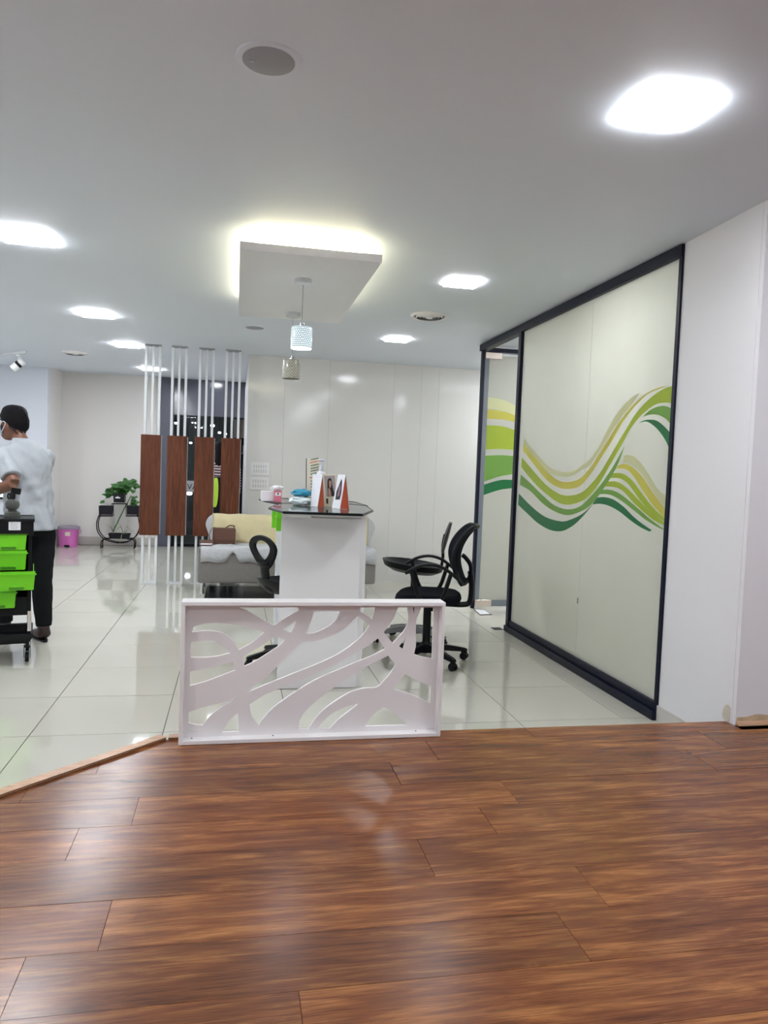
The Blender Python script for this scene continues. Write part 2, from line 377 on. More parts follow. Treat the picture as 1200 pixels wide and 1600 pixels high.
for k in range(len(rows)-1):
    y1, y0 = rows[k], rows[k+1]; j0 = joints.get(k, random.uniform(0, PL))
    x = j0 - PL*math.ceil((j0+4.5)/PL)
    while x < 4.2:
        g = .0007; wide = (k == 0 and x > 1) or (k == 1 and x > .5) or (k == 2 and x > 1.5)
        gx = .0018 if (wide or (k in (0, 1, 2) and x > 0)) else g
        gy = .0016 if k in (1, 2) and x > .3 else g
        p = [Vector((max(x, -4.5)+gx, y0+gy, HP-.008)), Vector((min(x+PL, 4.2)-g, y0+gy, HP-.008)), Vector((min(x+PL, 4.2)-g, y1-g, HP-.008)), Vector((max(x, -4.5)+gx, y1-g, HP-.008))]
        p = clip(p, lambda v: v.x-(v.y-3.275))
        if y1 > 2.95: p = clip(p, lambda v: 2.284-v.x)
        if y1 > 2.95 and x+PL > 2.284:
            q = [Vector((2.286, y0+gy, HP-.008)), Vector((4.2, y0+gy, HP-.008)), Vector((4.2, 2.972, HP-.008)), Vector((2.286, 2.972, HP-.008))]
            obj('plank', MB().prism(q, (0, 0, .008)), M['plank'], wf)
        if len(p) >= 3 and p[1].x-p[0].x > .01:
            mb = MB().prism(p, (0, 0, .008+random.uniform(-.0002, .0002)))
            o = obj('plank', mb, M['plank'], wf)
        x += PL
# beech edging trims of the platform
def edging(name, a, b, w_, h0, h1, label):
    a, b = Vector(a), Vector(b); t = (b-a).normalized(); n = Vector((-t.y, t.x, 0))
    prof = [(0, h0), (w_, h0), (w_, h1-.004), (w_-.006, h1), (.008, h1), (0, h1-.006)]
    mb = MB().loft([[Vector((p.x, p.y, 0))+n*u+Vector((0, 0, z)) for u, z in prof] for p in (a, b)])
    return struct(name, mb, M['trimwood'], label, 'trim')
edging('trim_1', (EDGE-3.275, EDGE, 0), (-4.5, -1.225, 0), -.032, .0, HP+.012, 'pale wooden edging strip running diagonally along the platform at left')
edging('trim_2', (-.19, EDGE-.002, 0), (-.236, EDGE-.002, 0), -.028, 0, HP+.010, 'short piece of pale wooden edging beside the white cut-out screen')
# ceiling
cl = thing('ceiling', 'smooth white plaster ceiling with recessed fittings', 'ceiling', (0, 4, H), kind='structure')
obj('ceiling_slab', MB().box(-4.7, 4.6, -2, 11.1, H, H+.12), M['ceiling'], cl)
obj('ceiling_recess', MB().box(-4.7, 4.6, 11.1, 12.6, H+.10, H+.22), M['ceiling'], cl)
# back wall of glossy laminate sheets
YB = 8.6; XB = .118
wb = thing('wall_back', 'glossy off-white panelled wall behind the sofa', 'wall', (1.5, YB, 0), kind='structure')
obj('wall_core', MB().box(XB+.003, 4.6, YB+.012, YB+.15, 0, H), M['grout'], wb)
seams = [XB] + [at(p, 700, YB).x for p in (442, 512, 612, 655)] + [2.35, 3.0, 3.8, 4.6]
for a, b in zip(seams, seams[1:]):
    obj('wall_panel', MB().box(a+.0007, b-.0007, YB, YB+.014, .10, H, bev=0), M['laminate'], wb)
struct('baseboard_back', MB().box(XB, 4.6, YB-.008, YB+.01, 0, .10), M['laminate'], 'off-white tile skirting along the panelled back wall', 'skirting')
struct('wall_return', MB().box(XB, XB+.12, YB+.155, 12.3, 0, H), M['wall'], 'white side wall running back from the panelled wall', 'wall')
# far left walls
struct('wall_far', MB().box(-2.72, -1.19, 12.3, 12.4, 0, 2.68), M['wall_warm'], 'warm white far wall behind the pink bin and plant stand', 'wall')
struct('baseboard_far', MB().box(-2.66, -1.19, 12.285, 12.3, 0, .13), M['plinth'], 'beige skirting tile below the far wall behind the bin', 'skirting')
struct('wall_jamb', MB().box(-2.80, -2.66, 11.15, 12.3, 0, 2.68), M['wall_warm'], 'narrow warm white return wall left of the bin', 'wall')
struct('wall_left', MB().box(-4.6, -2.575, 11.03, 11.15, 0, H), M['wall_blue'], 'cool grey-white wall behind the standing man', 'wall')
struct('wall_side', MB().box(-4.7, -4.6, -2, 11.15, 0, H), M['wall'], 'white wall at the far left side of the salon', 'wall')
struct('wall_behind', MB().box(-4.7, 4.6, -2.1, -2, 0, H), M['wall'], 'white wall behind the wooden platform', 'wall')
# right wall
GX = 2.31; Y0 = 3.625; Y1 = 5.93
a = (GX, Y0, 0); b = (2.29, 3.0, 0)
struct('wall_right', MB().prism([Vector((GX, Y0, 0)), Vector((2.29, 3.0, 0)), Vector((2.40, 3.0, 0)), Vector((2.42, Y0, 0))], (0, 0, H)), M['wall'], 'white wall between the frosted glass partition and the corner seam', 'wall')
struct('wall_front_right', MB().box(2.2925, 4.6, 2.975, 3.06, 0, H), M['wall'], 'white wall section right of the vertical corner seam', 'wall')
n_ = Vector((-.0067, -.0002, 0))
struct('baseboard_right', MB().prism([Vector((GX-.010, Y0, 0)), Vector((2.282, 3.005, 0)), Vector((2.292, 3.005, 0)), Vector((GX, Y0, 0))], (0, 0, .085)), M['plinth'], 'grey skirting tile at the foot of the right wall by the glass', 'skirting')
tr3 = struct('trim_3', MB().loft([[Vector((x, 2.975-.018*u, HP+.016*v)) for u, v in ((0, 0), (1.1, 0), (1.1, .3), (.9, .7), (.6, 1), (0, 1.1))] for x in (2.297, 4.6)]), M['trimwood'], 'quarter-round wooden trim at the foot of the right wall', 'trim')
pl = [(0, 0), (-.05, 0), (-.058, .02), (-.05, .05), (-.036, .072), (-.018, .080), (0, .07)]
wd = Vector((2.29-GX, 3.0-Y0, 0)).normalized(); nn = Vector((wd.y, -wd.x, 0))
struct('trim_4', MB().prism([Vector((2.2905, 3.01, HP))+wd*u+Vector((0, 0, v))+nn*.0005 for u, v in pl], nn*.002), M['plaster'], 'bare plaster repair patch at the foot of the corner seam', 'patch')
st_pts = [Vector((2.297, 2.975, HP+.016)), Vector((3.2, 2.975, HP+.016))] + [Vector((3.2-.05*i, 2.975, HP+.042+.008*math.sin(i*1.7))) for i in range(19)]
struct('trim_5', MB().prism(st_pts, (0, -.0015, 0)), M['plasterbrown'], 'brown stained strip of bare plaster above the wooden trim', 'patch')

# glass partition (window_1), panes, frame, printed wave bands
w1 = thing('window_1', 'frosted glass partition in black frame with green wave print', 'partition', (GX, 4.8, 0), kind='structure')
obj('bottom_rail', MB().box(GX-.035, GX+.055, Y0, Y1, 0, .05).box(GX-.012, GX+.04, Y0, Y1, .05, .095), M['blackframe'], w1, bev=.003)
obj('top_rail', MB().box(GX-.02, GX+.05, Y0, 6.95, H-.065, H-.004), M['blackframe'], w1, bev=.002)
obj('glass_post', MB().box(GX-.02, GX+.05, Y1-.055, Y1, 0, H-.065), M['blackframe'], w1, bev=.002)
obj('end_channel', MB().box(GX-.012, GX+.05, Y0, Y0+.028, .09, H-.06), M['blackframe'], w1)
obj('door_jamb', MB().box(GX+.005, GX+.035, 6.93, 6.97, 0, H-.06), M['blackframe'], w1)
ys = onx(912, 740, GX).y
obj('pane', MB().box(GX+.008, GX+.020, Y0+.02, ys-.0012, .09, H-.06), M['frost'], w1)
obj('pane', MB().box(GX+.008, GX+.020, ys+.0012, Y1-.05, .09, H-.06), M['frost'], w1)
for zz in (onx(900, 938, GX).z,):
    obj('joint_clip', MB().box(GX+.002, GX+.008, ys-.006, ys+.006, zz-.02, zz+.02), M['chrome'], w1)
bc = {'dark': (.045, .36, .13), 'green': (.38, .66, .16), 'lime': (.68, .80, .11), 'yellow': (.92, .87, .22), 'pale': (.93, .93, .66)}
for k, c in bc.items(): M['band_'+k] = frosted('wave_print_'+k, c, .68, .5)
def D(p): return (740+p[0]/6.316, 590+p[1]/6.316)
def Eb(p): return (890+p[0]/6.4, 590+p[1]/6.4)
def band(up, lo, key, parent, plane, off):
    """ribbon between an upper and a lower edge, printed on the front of the glass"""
    U = cr([plane(*p) for p in up], 6); Lw = cr([plane(*p) for p in lo], 6)
    poly = U + Lw[::-1]
    obj('wave_band', planar([[p+Vector(off) for p in poly]], [c*.35 for c in off]), M['band_'+key], parent)
P1 = lambda x, y: onx(x, y, GX+.008)
def bd(key, up, lo, k=0): band(up, lo, key, w1, P1, (-.0006-k*.0003, 0, 0))
bd('dark', [D(p) for p in ((448,1145),(560,1260),(700,1370),(860,1418),(960,1400),(1080,1340),(1172,1252))], [D(p) for p in ((440,1255),(540,1350),(640,1440),(760,1505),(870,1515),(960,1475),(1030,1420),(1110,1335),(1172,1254))])
bd('green', [D(p) for p in ((465,955),(560,1040),(680,1160),(800,1260),(930,1300))]+[Eb(p) for p in ((100,1290),(200,1200),(300,1085),(400,945),(470,830),(547,690))], [D(p) for p in ((458,1060),(560,1120),(680,1240),(800,1320),(930,1357))]+[Eb(p) for p in ((120,1335),(225,1262),(330,1125),(430,970),(500,830),(548,692))])
bd('lime', [D(p) for p in ((478,785),(600,930),(720,1060),(830,1140),(930,1165))]+[Eb(p) for p in ((110,1155),(200,1080),(300,960),(380,830),(480,660),(570,510),(650,380),(740,270),(850,170),(960,105),(1048,85))], [D(p) for p in ((468,880),(600,1040),(720,1150),(830,1230),(930,1255))]+[Eb(p) for p in ((100,1245),(190,1190),(290,1070),(380,920),(460,780),(540,640),(600,530),(680,420),(760,340),(860,270),(960,250),(1033,262))], 1)
bd('yellow', [D(p) for p in ((492,650),(600,780),(720,920),(830,1010),(930,1030))]+[Eb(p) for p in ((100,1010),(200,910),(300,760),(400,600),(500,440),(620,290),(740,180),(860,110),(960,85))], [D(p) for p in ((486,718),(600,860),(720,1010),(830,1080),(930,1100))]+[Eb(p) for p in ((110,1080),(220,950),(320,800),(420,640),(500,500),(600,350),(700,240),(800,155),(960,90))])
bd('pale', [D(p) for p in ((496,590),(600,730),(750,880),(900,930),(1050,890))], [D(p) for p in ((492,648),(600,775),(720,915),(900,985),(1050,930))])
bd('pale', [Eb(p) for p in ((100,890),(200,820),(290,690),(380,520),(480,350),(600,220),(700,150))], [Eb(p) for p in ((100,930),(200,880),(300,740),(400,580),(500,420),(620,275),(702,156))])
bd('green', [Eb(p) for p in ((733,392),(800,330),(870,295),(950,283),(1030,312))], [Eb(p) for p in ((735,394),(800,372),(880,370),(960,410),(1018,475))], 2)
bd('dark', [Eb(p) for p in ((695,453),(740,430),(800,420),(870,430),(940,480),(1015,560))], [Eb(p) for p in ((697,454),(770,440),(840,480),(900,540),(960,630),(1003,725))])
bd('pale', [Eb(p) for p in ((545,775),(630,780),(710,850),(800,980),(880,1110),(962,1190))], [Eb(p) for p in ((530,855),(610,862),(690,925),(780,1050),(870,1200),(958,1310))])
bd('yellow', [Eb(p) for p in ((495,872),(570,865),(650,910),(740,1010),(830,1150),(955,1320))], [Eb(p) for p in ((465,915),(560,915),(640,985),(740,1140),(850,1295),(952,1400))], 1)
bd('lime', [Eb(p) for p in ((440,955),(530,960),(620,1020),(720,1150),(830,1290),(952,1408))], [Eb(p) for p in ((408,1005),(510,1010),(600,1080),(700,1220),(830,1360),(950,1440))])
bd('lime', [Eb(p) for p in ((385,1040),(470,1040),(560,1090),(680,1210),(820,1350),(950,1448))], [Eb(p) for p in ((348,1090),(450,1095),(540,1140),(660,1270),(820,1410),(950,1480))], 1)
bd('green', [Eb(p) for p in ((335,1120),(420,1125),(520,1170),(650,1280),(800,1410),(948,1518))], [Eb(p) for p in ((298,1165),(400,1170),(500,1220),(620,1310),(760,1420),(900,1505),(948,1520))])
bd('dark', [Eb(p) for p in ((278,1200),(350,1195),(440,1220),(540,1290),(640,1390),(740,1470),(822,1525))], [Eb(p) for p in ((228,1268),(310,1262),(400,1285),(500,1340),(600,1420),(700,1490),(800,1540))])
# frosted glass door standing beyond the opening
DY = 6.95
d1 = thing('door_1', 'frosted glass door with green wave print and steel patch fittings', 'door', (2.8, DY, 0), kind='structure')
dx0, dx1 = GX+.04, GX+.95
obj('pane', MB().box(dx0, dx1, DY, DY+.012, .045, H-.095), M['frost'], d1)
M['edgegrey'] = mat('frame_blur_grey', (.16, .18, .20), .4)  # opaque grey painted for the dark frame blurring through the frosted glass
obj('edge_strip', MB().box(dx0, dx0+.045, DY-.004, DY-.001, .045, H-.1), M['edgegrey'], d1)
obj('bottom_strip', MB().box(dx0+.045, dx1, DY-.004, DY-.001, .02, .085), M['edgegrey'], d1)
obj('hinge_fitting', MB().box(dx0, dx0+.17, DY-.022, DY+.03, .02, .085), M['steel'], d1, bev=.003)
obj('hinge_fitting', MB().box(dx0, dx0+.17, DY-.022, DY+.03, H-.13, H-.07), M['steel'], d1, bev=.003)
obj('header_bar', MB().box(GX+.035, 3.9, DY-.02, DY+.05, H-.065, H-.025), M['blackframe'], d1)
P2 = lambda x, y: at(x, y, DY)
def b2(key, up, lo):
    up = [D(p) for p in up]; lo = [D(p) for p in lo]
    s1 = (up[-1][1]-up[-2][1])/(up[-1][0]-up[-2][0]); s2 = (lo[-1][1]-lo[-2][1])/(lo[-1][0]-lo[-2][0])
    up.append((up[-1][0]+70, up[-1][1]+70*s1)); lo.append((lo[-1][0]+70, lo[-1][1]+70*s2))
    band(up, lo, key, d1, P2, (0, -.0006, 0))
b2('pale', [(120,190),(300,222),(432,290)], [(118,305),(300,333),(426,372)])
b2('yellow', [(116,313),(300,335),(430,380)], [(112,405),(300,415),(425,442)])
b2('lime', [(106,470),(280,480),(425,525)], [(92,710),(260,705),(415,715)])
b2('green', [(90,772),(260,765),(412,775)], [(78,1035),(260,975),(400,950)])
b2('dark', [(76,1065),(260,1012),(400,1008)], [(64,1172),(250,1110),(398,1088)])
obj('floor_plate', MB().box(2.20, 2.28, 5.95, 6.03, 0, .004), M['blackframe'], w1)
struct('wall_room_right', MB().box(4.5, 4.6, 3.0, 8.6, 0, H), M['wall_warm'], 'warm white wall inside the room behind the frosted glass', 'wall')

# ------------------------------------------------------------------ far storefront
w2 = thing('window_2', 'dark shop front glazing at the far end behind the slatted dividers', 'window', (-.5, 12.3, 0), kind='structure')
obj('column', MB().box(-1.19, -.99, 12.24, 12.4, 0, 2.68), M['darkgrey2'], w2)
obj('header_panel', MB().box(-.99, .60, 12.3, 12.38, 2.10, 2.68), M['darkgrey'], w2)
obj('header_panel', MB().box(-.99, .60, 12.292, 12.3, 2.08, 2.105), M['black'], w2)
obj('pane', MB().box(-.99, .085, 12.33, 12.338, .05, 2.09), M['shopglass'], w2)
obj('mullion', MB().box(-.60, -.575, 12.30, 12.35, 0, 2.09), M['black'], w2)
obj('bottom_rail', MB().box(-.99, .085, 12.3, 12.36, 0, .05), M['black'], w2)
obj('sign_strip', MB().box(-.99, .085, 12.318, 12.328, .88, 1.06), M['grey'], w2)
def text(s, size, p, m, parent, rot=(PI/2, 0, 0), name='lettering', dep=.0015, ax='LEFT'):
    c = bpy.data.curves.new('t', 'FONT'); c.body = s; c.size = size; c.extrude = dep; c.align_x = ax; c.resolution_u = 3
    o = bpy.data.objects.new('t', c); COL.objects.link(o); dg = bpy.context.evaluated_depsgraph_get()
    me = bpy.data.meshes.new_from_object(o.evaluated_get(dg)); bpy.data.objects.remove(o)
    me.transform(Matrix.Translation(Vector(p)) @ Matrix.Rotation(rot[2], 4, 'Z') @ Matrix.Rotation(rot[0], 4, 'X'))
    return obj(name, me, m, parent)
pv = at(291, 754, 12.31)
text('VA', .13, (pv.x+.015, 12.312, .92), M['black'], w2)
for zz in (.20, .42, .62): obj('rail', MB().box(-.99, .085, 12.312, 12.325, zz, zz+.02), M['black'], w2)
# space beyond: dark shop with curtains, lamps and shelf
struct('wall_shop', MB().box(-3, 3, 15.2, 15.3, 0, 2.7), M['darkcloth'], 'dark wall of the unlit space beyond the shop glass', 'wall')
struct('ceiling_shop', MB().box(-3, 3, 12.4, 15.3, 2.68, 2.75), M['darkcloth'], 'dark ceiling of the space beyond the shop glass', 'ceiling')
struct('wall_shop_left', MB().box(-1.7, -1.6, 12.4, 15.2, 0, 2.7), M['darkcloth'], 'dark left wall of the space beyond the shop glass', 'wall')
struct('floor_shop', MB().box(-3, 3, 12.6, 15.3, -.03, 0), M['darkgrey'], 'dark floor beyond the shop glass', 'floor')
for i in range(7):
    p = at(296+i*12, 700, 15.0)
    c = MB(); pts = []
    xs = [p.x-.05+.02*k for k in range(6)]
    c.prism([Vector((x, 14.9+.015*(k % 2), 1.25)) for k, x in enumerate(xs)]+[Vector((x, 14.93+.015*(k % 2), 1.25)) for k, x in reversed(list(enumerate(xs)))], (0, 0, 1.43))
    tag(obj('hanging_cloth', c, M['darkcloth']), 'dark navy cloth strip hanging in the space beyond the shop glass', 'cloth', 'dark cloth strips beyond the glass')
bp_ = at(376, 660, 14.8)
tag(obj('wall_board', MB().box(bp_.x-.13, bp_.x+.17, 14.8, 14.83, bp_.z-.3, bp_.z+.25, bev=.004), mat('beige_board', (.62, .48, .38), .6)), 'beige board seen high beyond the dark shop glass', 'board')
sh = thing('display_shelf', 'thin white shelf beyond the dark shop glass', 'shelf', tuple(at(350, 705, 13.4)))
s0 = at(318, 705, 13.4); s1 = at(386, 705, 13.4)
obj('shelf_board', MB().box(s0.x, s1.x, 13.3, 13.5, s0.z-.02, s0.z), M['grey'], sh)
obj('support', MB().box(s0.x, s0.x+.02, 13.38, 13.42, 0, s0.z-.02), M['black'], sh)
obj('support', MB().box(s1.x-.02, s1.x, 13.38, 13.42, 0, s0.z-.02), M['black'], sh)
for i in range(9):
    x = s0.x+.05+(s1.x-s0.x-.1)*i/8; h = random.uniform(.12, .26)
    b_ = MB().lathe((x, 13.4), [(.022, s0.z), (.026, s0.z+.02), (.026, s0.z+h*.7), (.010, s0.z+h*.8), (.010, s0.z+h)], 10)
    tag(obj('bottle', b_, M['paper' if i % 3 else 'cream']), 'small pale bottle on the shelf beyond the shop glass', 'bottle', 'pale bottles on the far shelf')
for i, (px, py, r) in enumerate(((275, 661, .03), (298, 692, .025), (332, 665, .04), (296, 771, .05), (343, 676, .03), (352, 678, .03))):
    SL = 14.0+.12*i; p = at(px, py, SL)
    la = thing('spot_lamp', 'tiny bright lamp glowing beyond the shop glass', 'lamp', (p.x, SL, p.z), group='bright lamps beyond the glass')
    obj('bulb', MB().ell(p, (r, r, r*.7)), M['nightglow'], la)
    obj('housing', MB().cyl((p.x, SL), r*.8, p.z+r*.5, p.z+r*2), M['black'], la)
    obj('stem', MB().cyl((p.x, SL), .006, p.z+r*2, 2.68, 6), M['black'], la)

# ------------------------------------------------------------------ ceiling fittings
def led(cx, cy, s, label, z=H, m='led'):
    t = thing('ceiling_light', label, 'light', (cx, cy, z-.022), group='square LED panels on the ceiling')
    obj('diffuser', MB().box(cx-s/2, cx+s/2, cy-s/2, cy+s/2, z-.013, z-.004, bev=.002), M[m], t)
    obj('backplate', MB().box(cx-s/2+.01, cx+s/2-.01, cy-s/2+.01, cy+s/2-.01, z-.004, z), M['white'], t)
led(1.41, 2.37, .24, 'largest glowing square light near the top right corner')
led(1.44, 4.78, .215, 'square ceiling light between the hanging slab and the glass partition', m='ledweak')
led(1.48, 6.98, .215, 'square ceiling light farthest back on the right, beyond the round vent', m='ledweak')
led(-1.22, 4.66, .28, 'glowing square ceiling light at the left edge of the photo')
led(-1.22, 6.85, .26, 'square ceiling light second from the front in the left row')
led(-1.19, 8.5, .24, 'square ceiling light just left of the slatted dividers')
led(-1.15, 10.45, .24, 'square ceiling light seen through the leftmost divider')
for x, y in ((-3.2, 5.5), (-3.0, 8.8), (-1.22, 1.9), (-1.22, -.6), (1.41, -.4), (-3.4, 2.0), (3.5, 1.2)):  # unseen ceiling panels, added to brighten the room
    led(x, y, .26, f"added unseen square light {'left' if x < 0 else 'right'}, {'over the platform' if y < 3 else 'over the tiles'}, {'outer' if abs(x) > 2 else 'inner'}, {'front' if y < 1.5 or 3 < y < 6 else 'rear'}")
led(3.0, 4.25, .30, 'square ceiling light inside the room behind the frosted glass')
led(3.3, 6.0, .28, 'square ceiling light deep in the room behind the frosted glass')
led(3.4, 7.8, .24, 'square ceiling light behind the frosted glass door')
led(-.35, 11.75, .14, 'small square light in front of the dark shop window', z=H+.10)
def round_speaker(px, py, r, label):
    p = onz(px, py, H-.004); t = thing('ceiling_speaker', label, 'speaker', (p.x, p.y, H-.008))
    obj('rim', MB().lathe((p.x, p.y), [(r*1.02, H-.006), (r*1.22, H-.004), (r*1.25, H), (r*1.0, H)], 48), M['ceiling'], t)
    obj('grille', MB().lathe((p.x, p.y), [(r, H-.002), (r, H-.007), (r*.96, H-.0085), (.001, H-.0085)], 48), M['speaker'], t)
    obj('badge', MB().box(p.x-r*.72, p.x-r*.55, p.y-.006+r*.1, p.y+.006+r*.1, H-.0105, H-.008), M['chrome'], t)
round_speaker(420, 95, .082, 'large round grey ceiling speaker at the top of the photo')
round_speaker(398, 512, .082, 'small far round grey ceiling speaker behind the hanging slab')
def vent(px, py, R, label):
    p = onz(px, py, H); t = thing('ceiling_vent', label, 'vent', (p.x, p.y, H-.03))
    obj('collar', MB().lathe((p.x, p.y), [(R*.80, H-.010), (R*.92, H-.020), (R, H-.006), (R, H), (R*.8, H)], 40, cap=False), M['white'], t)
    obj('throat', MB().cyl((p.x, p.y), R*.82, H-.003, H-.001, 40), M['pot'], t)
    for q in (.70, .52, .34):
        obj('ring', MB().lathe((p.x, p.y), [(R*(q-.035), H-.022), (R*(q+.03), H-.012), (R*(q+.03), H-.009), (R*(q-.045), H-.020)], 32, cap=False), M['white'], t)
    obj('centre_disc', MB().cyl((p.x, p.y), R*.2, H-.022, H-.018, 32), M['white'], t)
    return t
vent(671, 493, .152, 'round multi-ring white air vent on the ceiling at right')
vent(118, 551, .15, 'round white air vent on the far ceiling above the far wall at left')
vent(365, 570, .13, 'round white air vent on the far ceiling seen between the two right dividers') if False else None
# hanging slab with cove light
zb = 2.45
q = [onz(373, 388, zb), onz(591, 411, zb), onz(534, 504, zb), onz(374, 495, zb)]
sx0 = (q[0].x+q[3].x)/2; sx1 = (q[1].x+q[2].x)/2; sy0 = (q[0].y+q[1].y)/2; sy1 = (q[2].y+q[3].y)/2
cs = thing('ceiling_feature', 'white rectangular slab hung under the ceiling with warm cove light', 'ceiling slab', (sx0, sy0, zb))
obj('slab', MB().box(sx0, sx1, sy0, sy1, zb, zb+.042), M['white'], cs)
obj('hanger_box', MB().box(sx0+.12, sx1-.12, sy0+.12, sy1-.12, zb+.042, H), M['white'], cs)
d_ = .10
for a_ in ((sx0+d_-.012, sx0+d_, sy0+d_, sy1-d_), (sx1-d_, sx1-d_+.012, sy0+d_, sy1-d_), (sx0+d_, sx1-d_, sy0+d_-.012, sy0+d_), (sx0+d_, sx1-d_, sy1-d_, sy1-d_+.012)):
    obj('led_strip', MB().box(a_[0], a_[1], a_[2], a_[3], zb+.050, zb+.075), M['cove'], cs)
# pendant lamps
def pendant(px, py, Yc, pxc, top, bot, r, shade, label):
    c = onz(px, py, zb); X, Y = c.x, c.y
    z1 = at(pxc, top, Y).z; z0 = at(pxc, bot, Y).z
    t = thing('pendant_lamp', label, 'lamp', (X, Y, z0))
    obj('ceiling_rose', MB().lathe((X, Y), [(.052, zb), (.052, zb-.026), (.046, zb-.032), (.001, zb-.032)], 32), M['tubewhite'], t)
    obj('cord', MB().cyl((X, Y), .0022, z1+.05, zb-.03, 8), M['grey'], t)
    obj('hanger', MB().tube([(X-.03, Y, z1), (X, Y, z1+.05), (X+.03, Y, z1)], .0025, 6).cyl((X, Y), .012, z1-.01, z1+.03, 12), M['chrome'], t)
    n = 32
    s = MB().lathe((0, 0), [(r*.3, z1-z0), (r*.97, z1-z0), (r, z1-z0-.006), (r, .006), (r*.985, 0), (r*.94, 0), (r*.94, z1-z0-.01), (r*.3, z1-z0-.008)], n, cap=False)
    o = obj('lamp_shade', s, shade, t)
    me = o.data; me.transform(Matrix.Translation(ORG[t.name])); o.location = (0, 0, 0)
    obj('bulb', MB().ell((X, Y, z0+(z1-z0)*.45), (.022, .022, .035)), M['nightglow'] if shade == M['shade_lit'] else M['white'], t)
    if shade == M['shade_lit']:
        obj('bottom_diffuser', MB().cyl((X, Y), r*.93, z0+.002, z0+.006, n), mat('pendant_glow', (.9,.9,.9), .5, emit=(.85, .90, 1), es=40), t)
pendant(474, 437, 0, 471, 512, 545, .064, M['shade_lit'], 'lit mosaic pendant lamp, the nearer one under the hanging slab')
pendant(458, 489, 0, 455, 563, 592, .064, M['shade_off'], 'unlit cream pendant lamp, the farther and lower one')
# track light at left
tp = onz(34, 549, H); tz = H
tl = thing('track_light', 'white ceiling track with one tilted spotlight at far left', 'light', (tp.x, tp.y, H))
a_, b_ = onz(-70, 559, H), onz(40, 548, H)
obj('track', MB().prism([Vector((a_.x, a_.y, H-.03)), Vector((b_.x, b_.y, H-.03)), Vector((b_.x, b_.y+.04, H-.03)), Vector((a_.x, a_.y+.04, H-.03))], (0, 0, .03)), M['tubewhite'], tl)
sp = onz(28, 550, H); kz = at(28, 569, sp.y)
obj('stem', MB().cyl((sp.x, sp.y+.02), .008, kz.z+.03, H-.03, 8).box(sp.x-.02, sp.x+.02, sp.y, sp.y+.04, H-.05, H-.03), M['tubewhite'], tl)
R_ = Matrix.Translation((sp.x, sp.y+.02, kz.z)) @ Matrix.Rotation(math.radians(48), 4, 'Y')
obj('spot_head', MB().cyl((0, 0), .045, -.085, .07, 20).xf(R_), M['white'], tl)
obj('black_band', MB().cyl((0, 0), .0465, -.012, .022, 20).xf(R_), M['black'], tl)

# ------------------------------------------------------------------ slatted dividers
DYY = 8.33
def divider(i, pxl, pxr):
    x0 = at(pxl, 760, DYY).x; x1 = at(pxr, 760, DYY).x
    labels = ['leftmost divider of white bars with a walnut panel, next to the plant stand', 'second divider from the left, white bars with a walnut panel',
              'third divider from the left, its panel partly behind the sofa arm', 'rightmost divider of white bars and walnut panel, beside the back wall']
    c = (x0+x1)/2; t = thing('slatted_divider', labels[i], 'divider', (c, DYY, 0), group='white and walnut dividers')
    xo = c-.085; w_ = .026
    for x in (c-.083, c+.083-w_): obj('post', MB().box(x, x+w_, DYY, DYY+.05, 0.025, H-.02), M['tubewhite'], t, bev=.002)
    obj('post', MB().box(c-.012, c+.012, DYY+.012, DYY+.04, .025, H-.02), M['tubewhite'], t, bev=.002)
    obj('bottom_rail', MB().box(c-.083, c+.083, DYY-.005, DYY+.055, 0, .025), M['tubewhite'], t, bev=.002)
    obj('top_rail', MB().box(c-.083, c+.083, DYY, DYY+.05, H-.02, H), M['grey'], t)
    obj('walnut_panel', MB().box(c-.105, c+.100, DYY-.03, DYY-.004, .537, 1.617), M['walnut'], t, bev=.0015)
    obj('panel_backing', MB().box(c-.100, c+.105, DYY+.052, DYY+.066, .54, 1.61), M['tubewhite'], t)
for i, (a_, b_) in enumerate(((219, 251), (261, 291), (304, 333), (345, 374))): divider(i, a_, b_)

# ------------------------------------------------------------------ white cut-out screen on the platform edge
SY = 2.955
cu = thing('cutout_screen', 'low white screen with swirling cut-outs on the platform edge', 'screen', (.34, SY, HP))
bl = at(278, 1165, SY); tl_ = at(284, 937, SY); br = at(689, 1148, SY); tr_ = at(696, 937, SY)
X0 = (bl.x+tl_.x)/2; X1 = (br.x+tr_.x)/2; ZT = (at(284, 941, SY).z+at(694, 941, SY).z)/2; ZB = HP+.001; dp = .085
obj('top_board', MB().box(X0, X1, SY, SY+dp, ZT-.016, ZT), M['screenwhite'], cu, bev=.002)
obj('side_board', MB().box(X0, X0+.015, SY, SY+dp, ZB, ZT-.016), M['screenwhite'], cu, bev=.0015)
obj('side_board', MB().box(X1-.015, X1, SY, SY+dp, ZB, ZT-.016), M['screenwhite'], cu, bev=.0015)
obj('bottom_board', MB().box(X0+.015, X1-.015, SY, SY+dp, ZB, ZB+.016), M['screenwhite'], cu, bev=.0015)
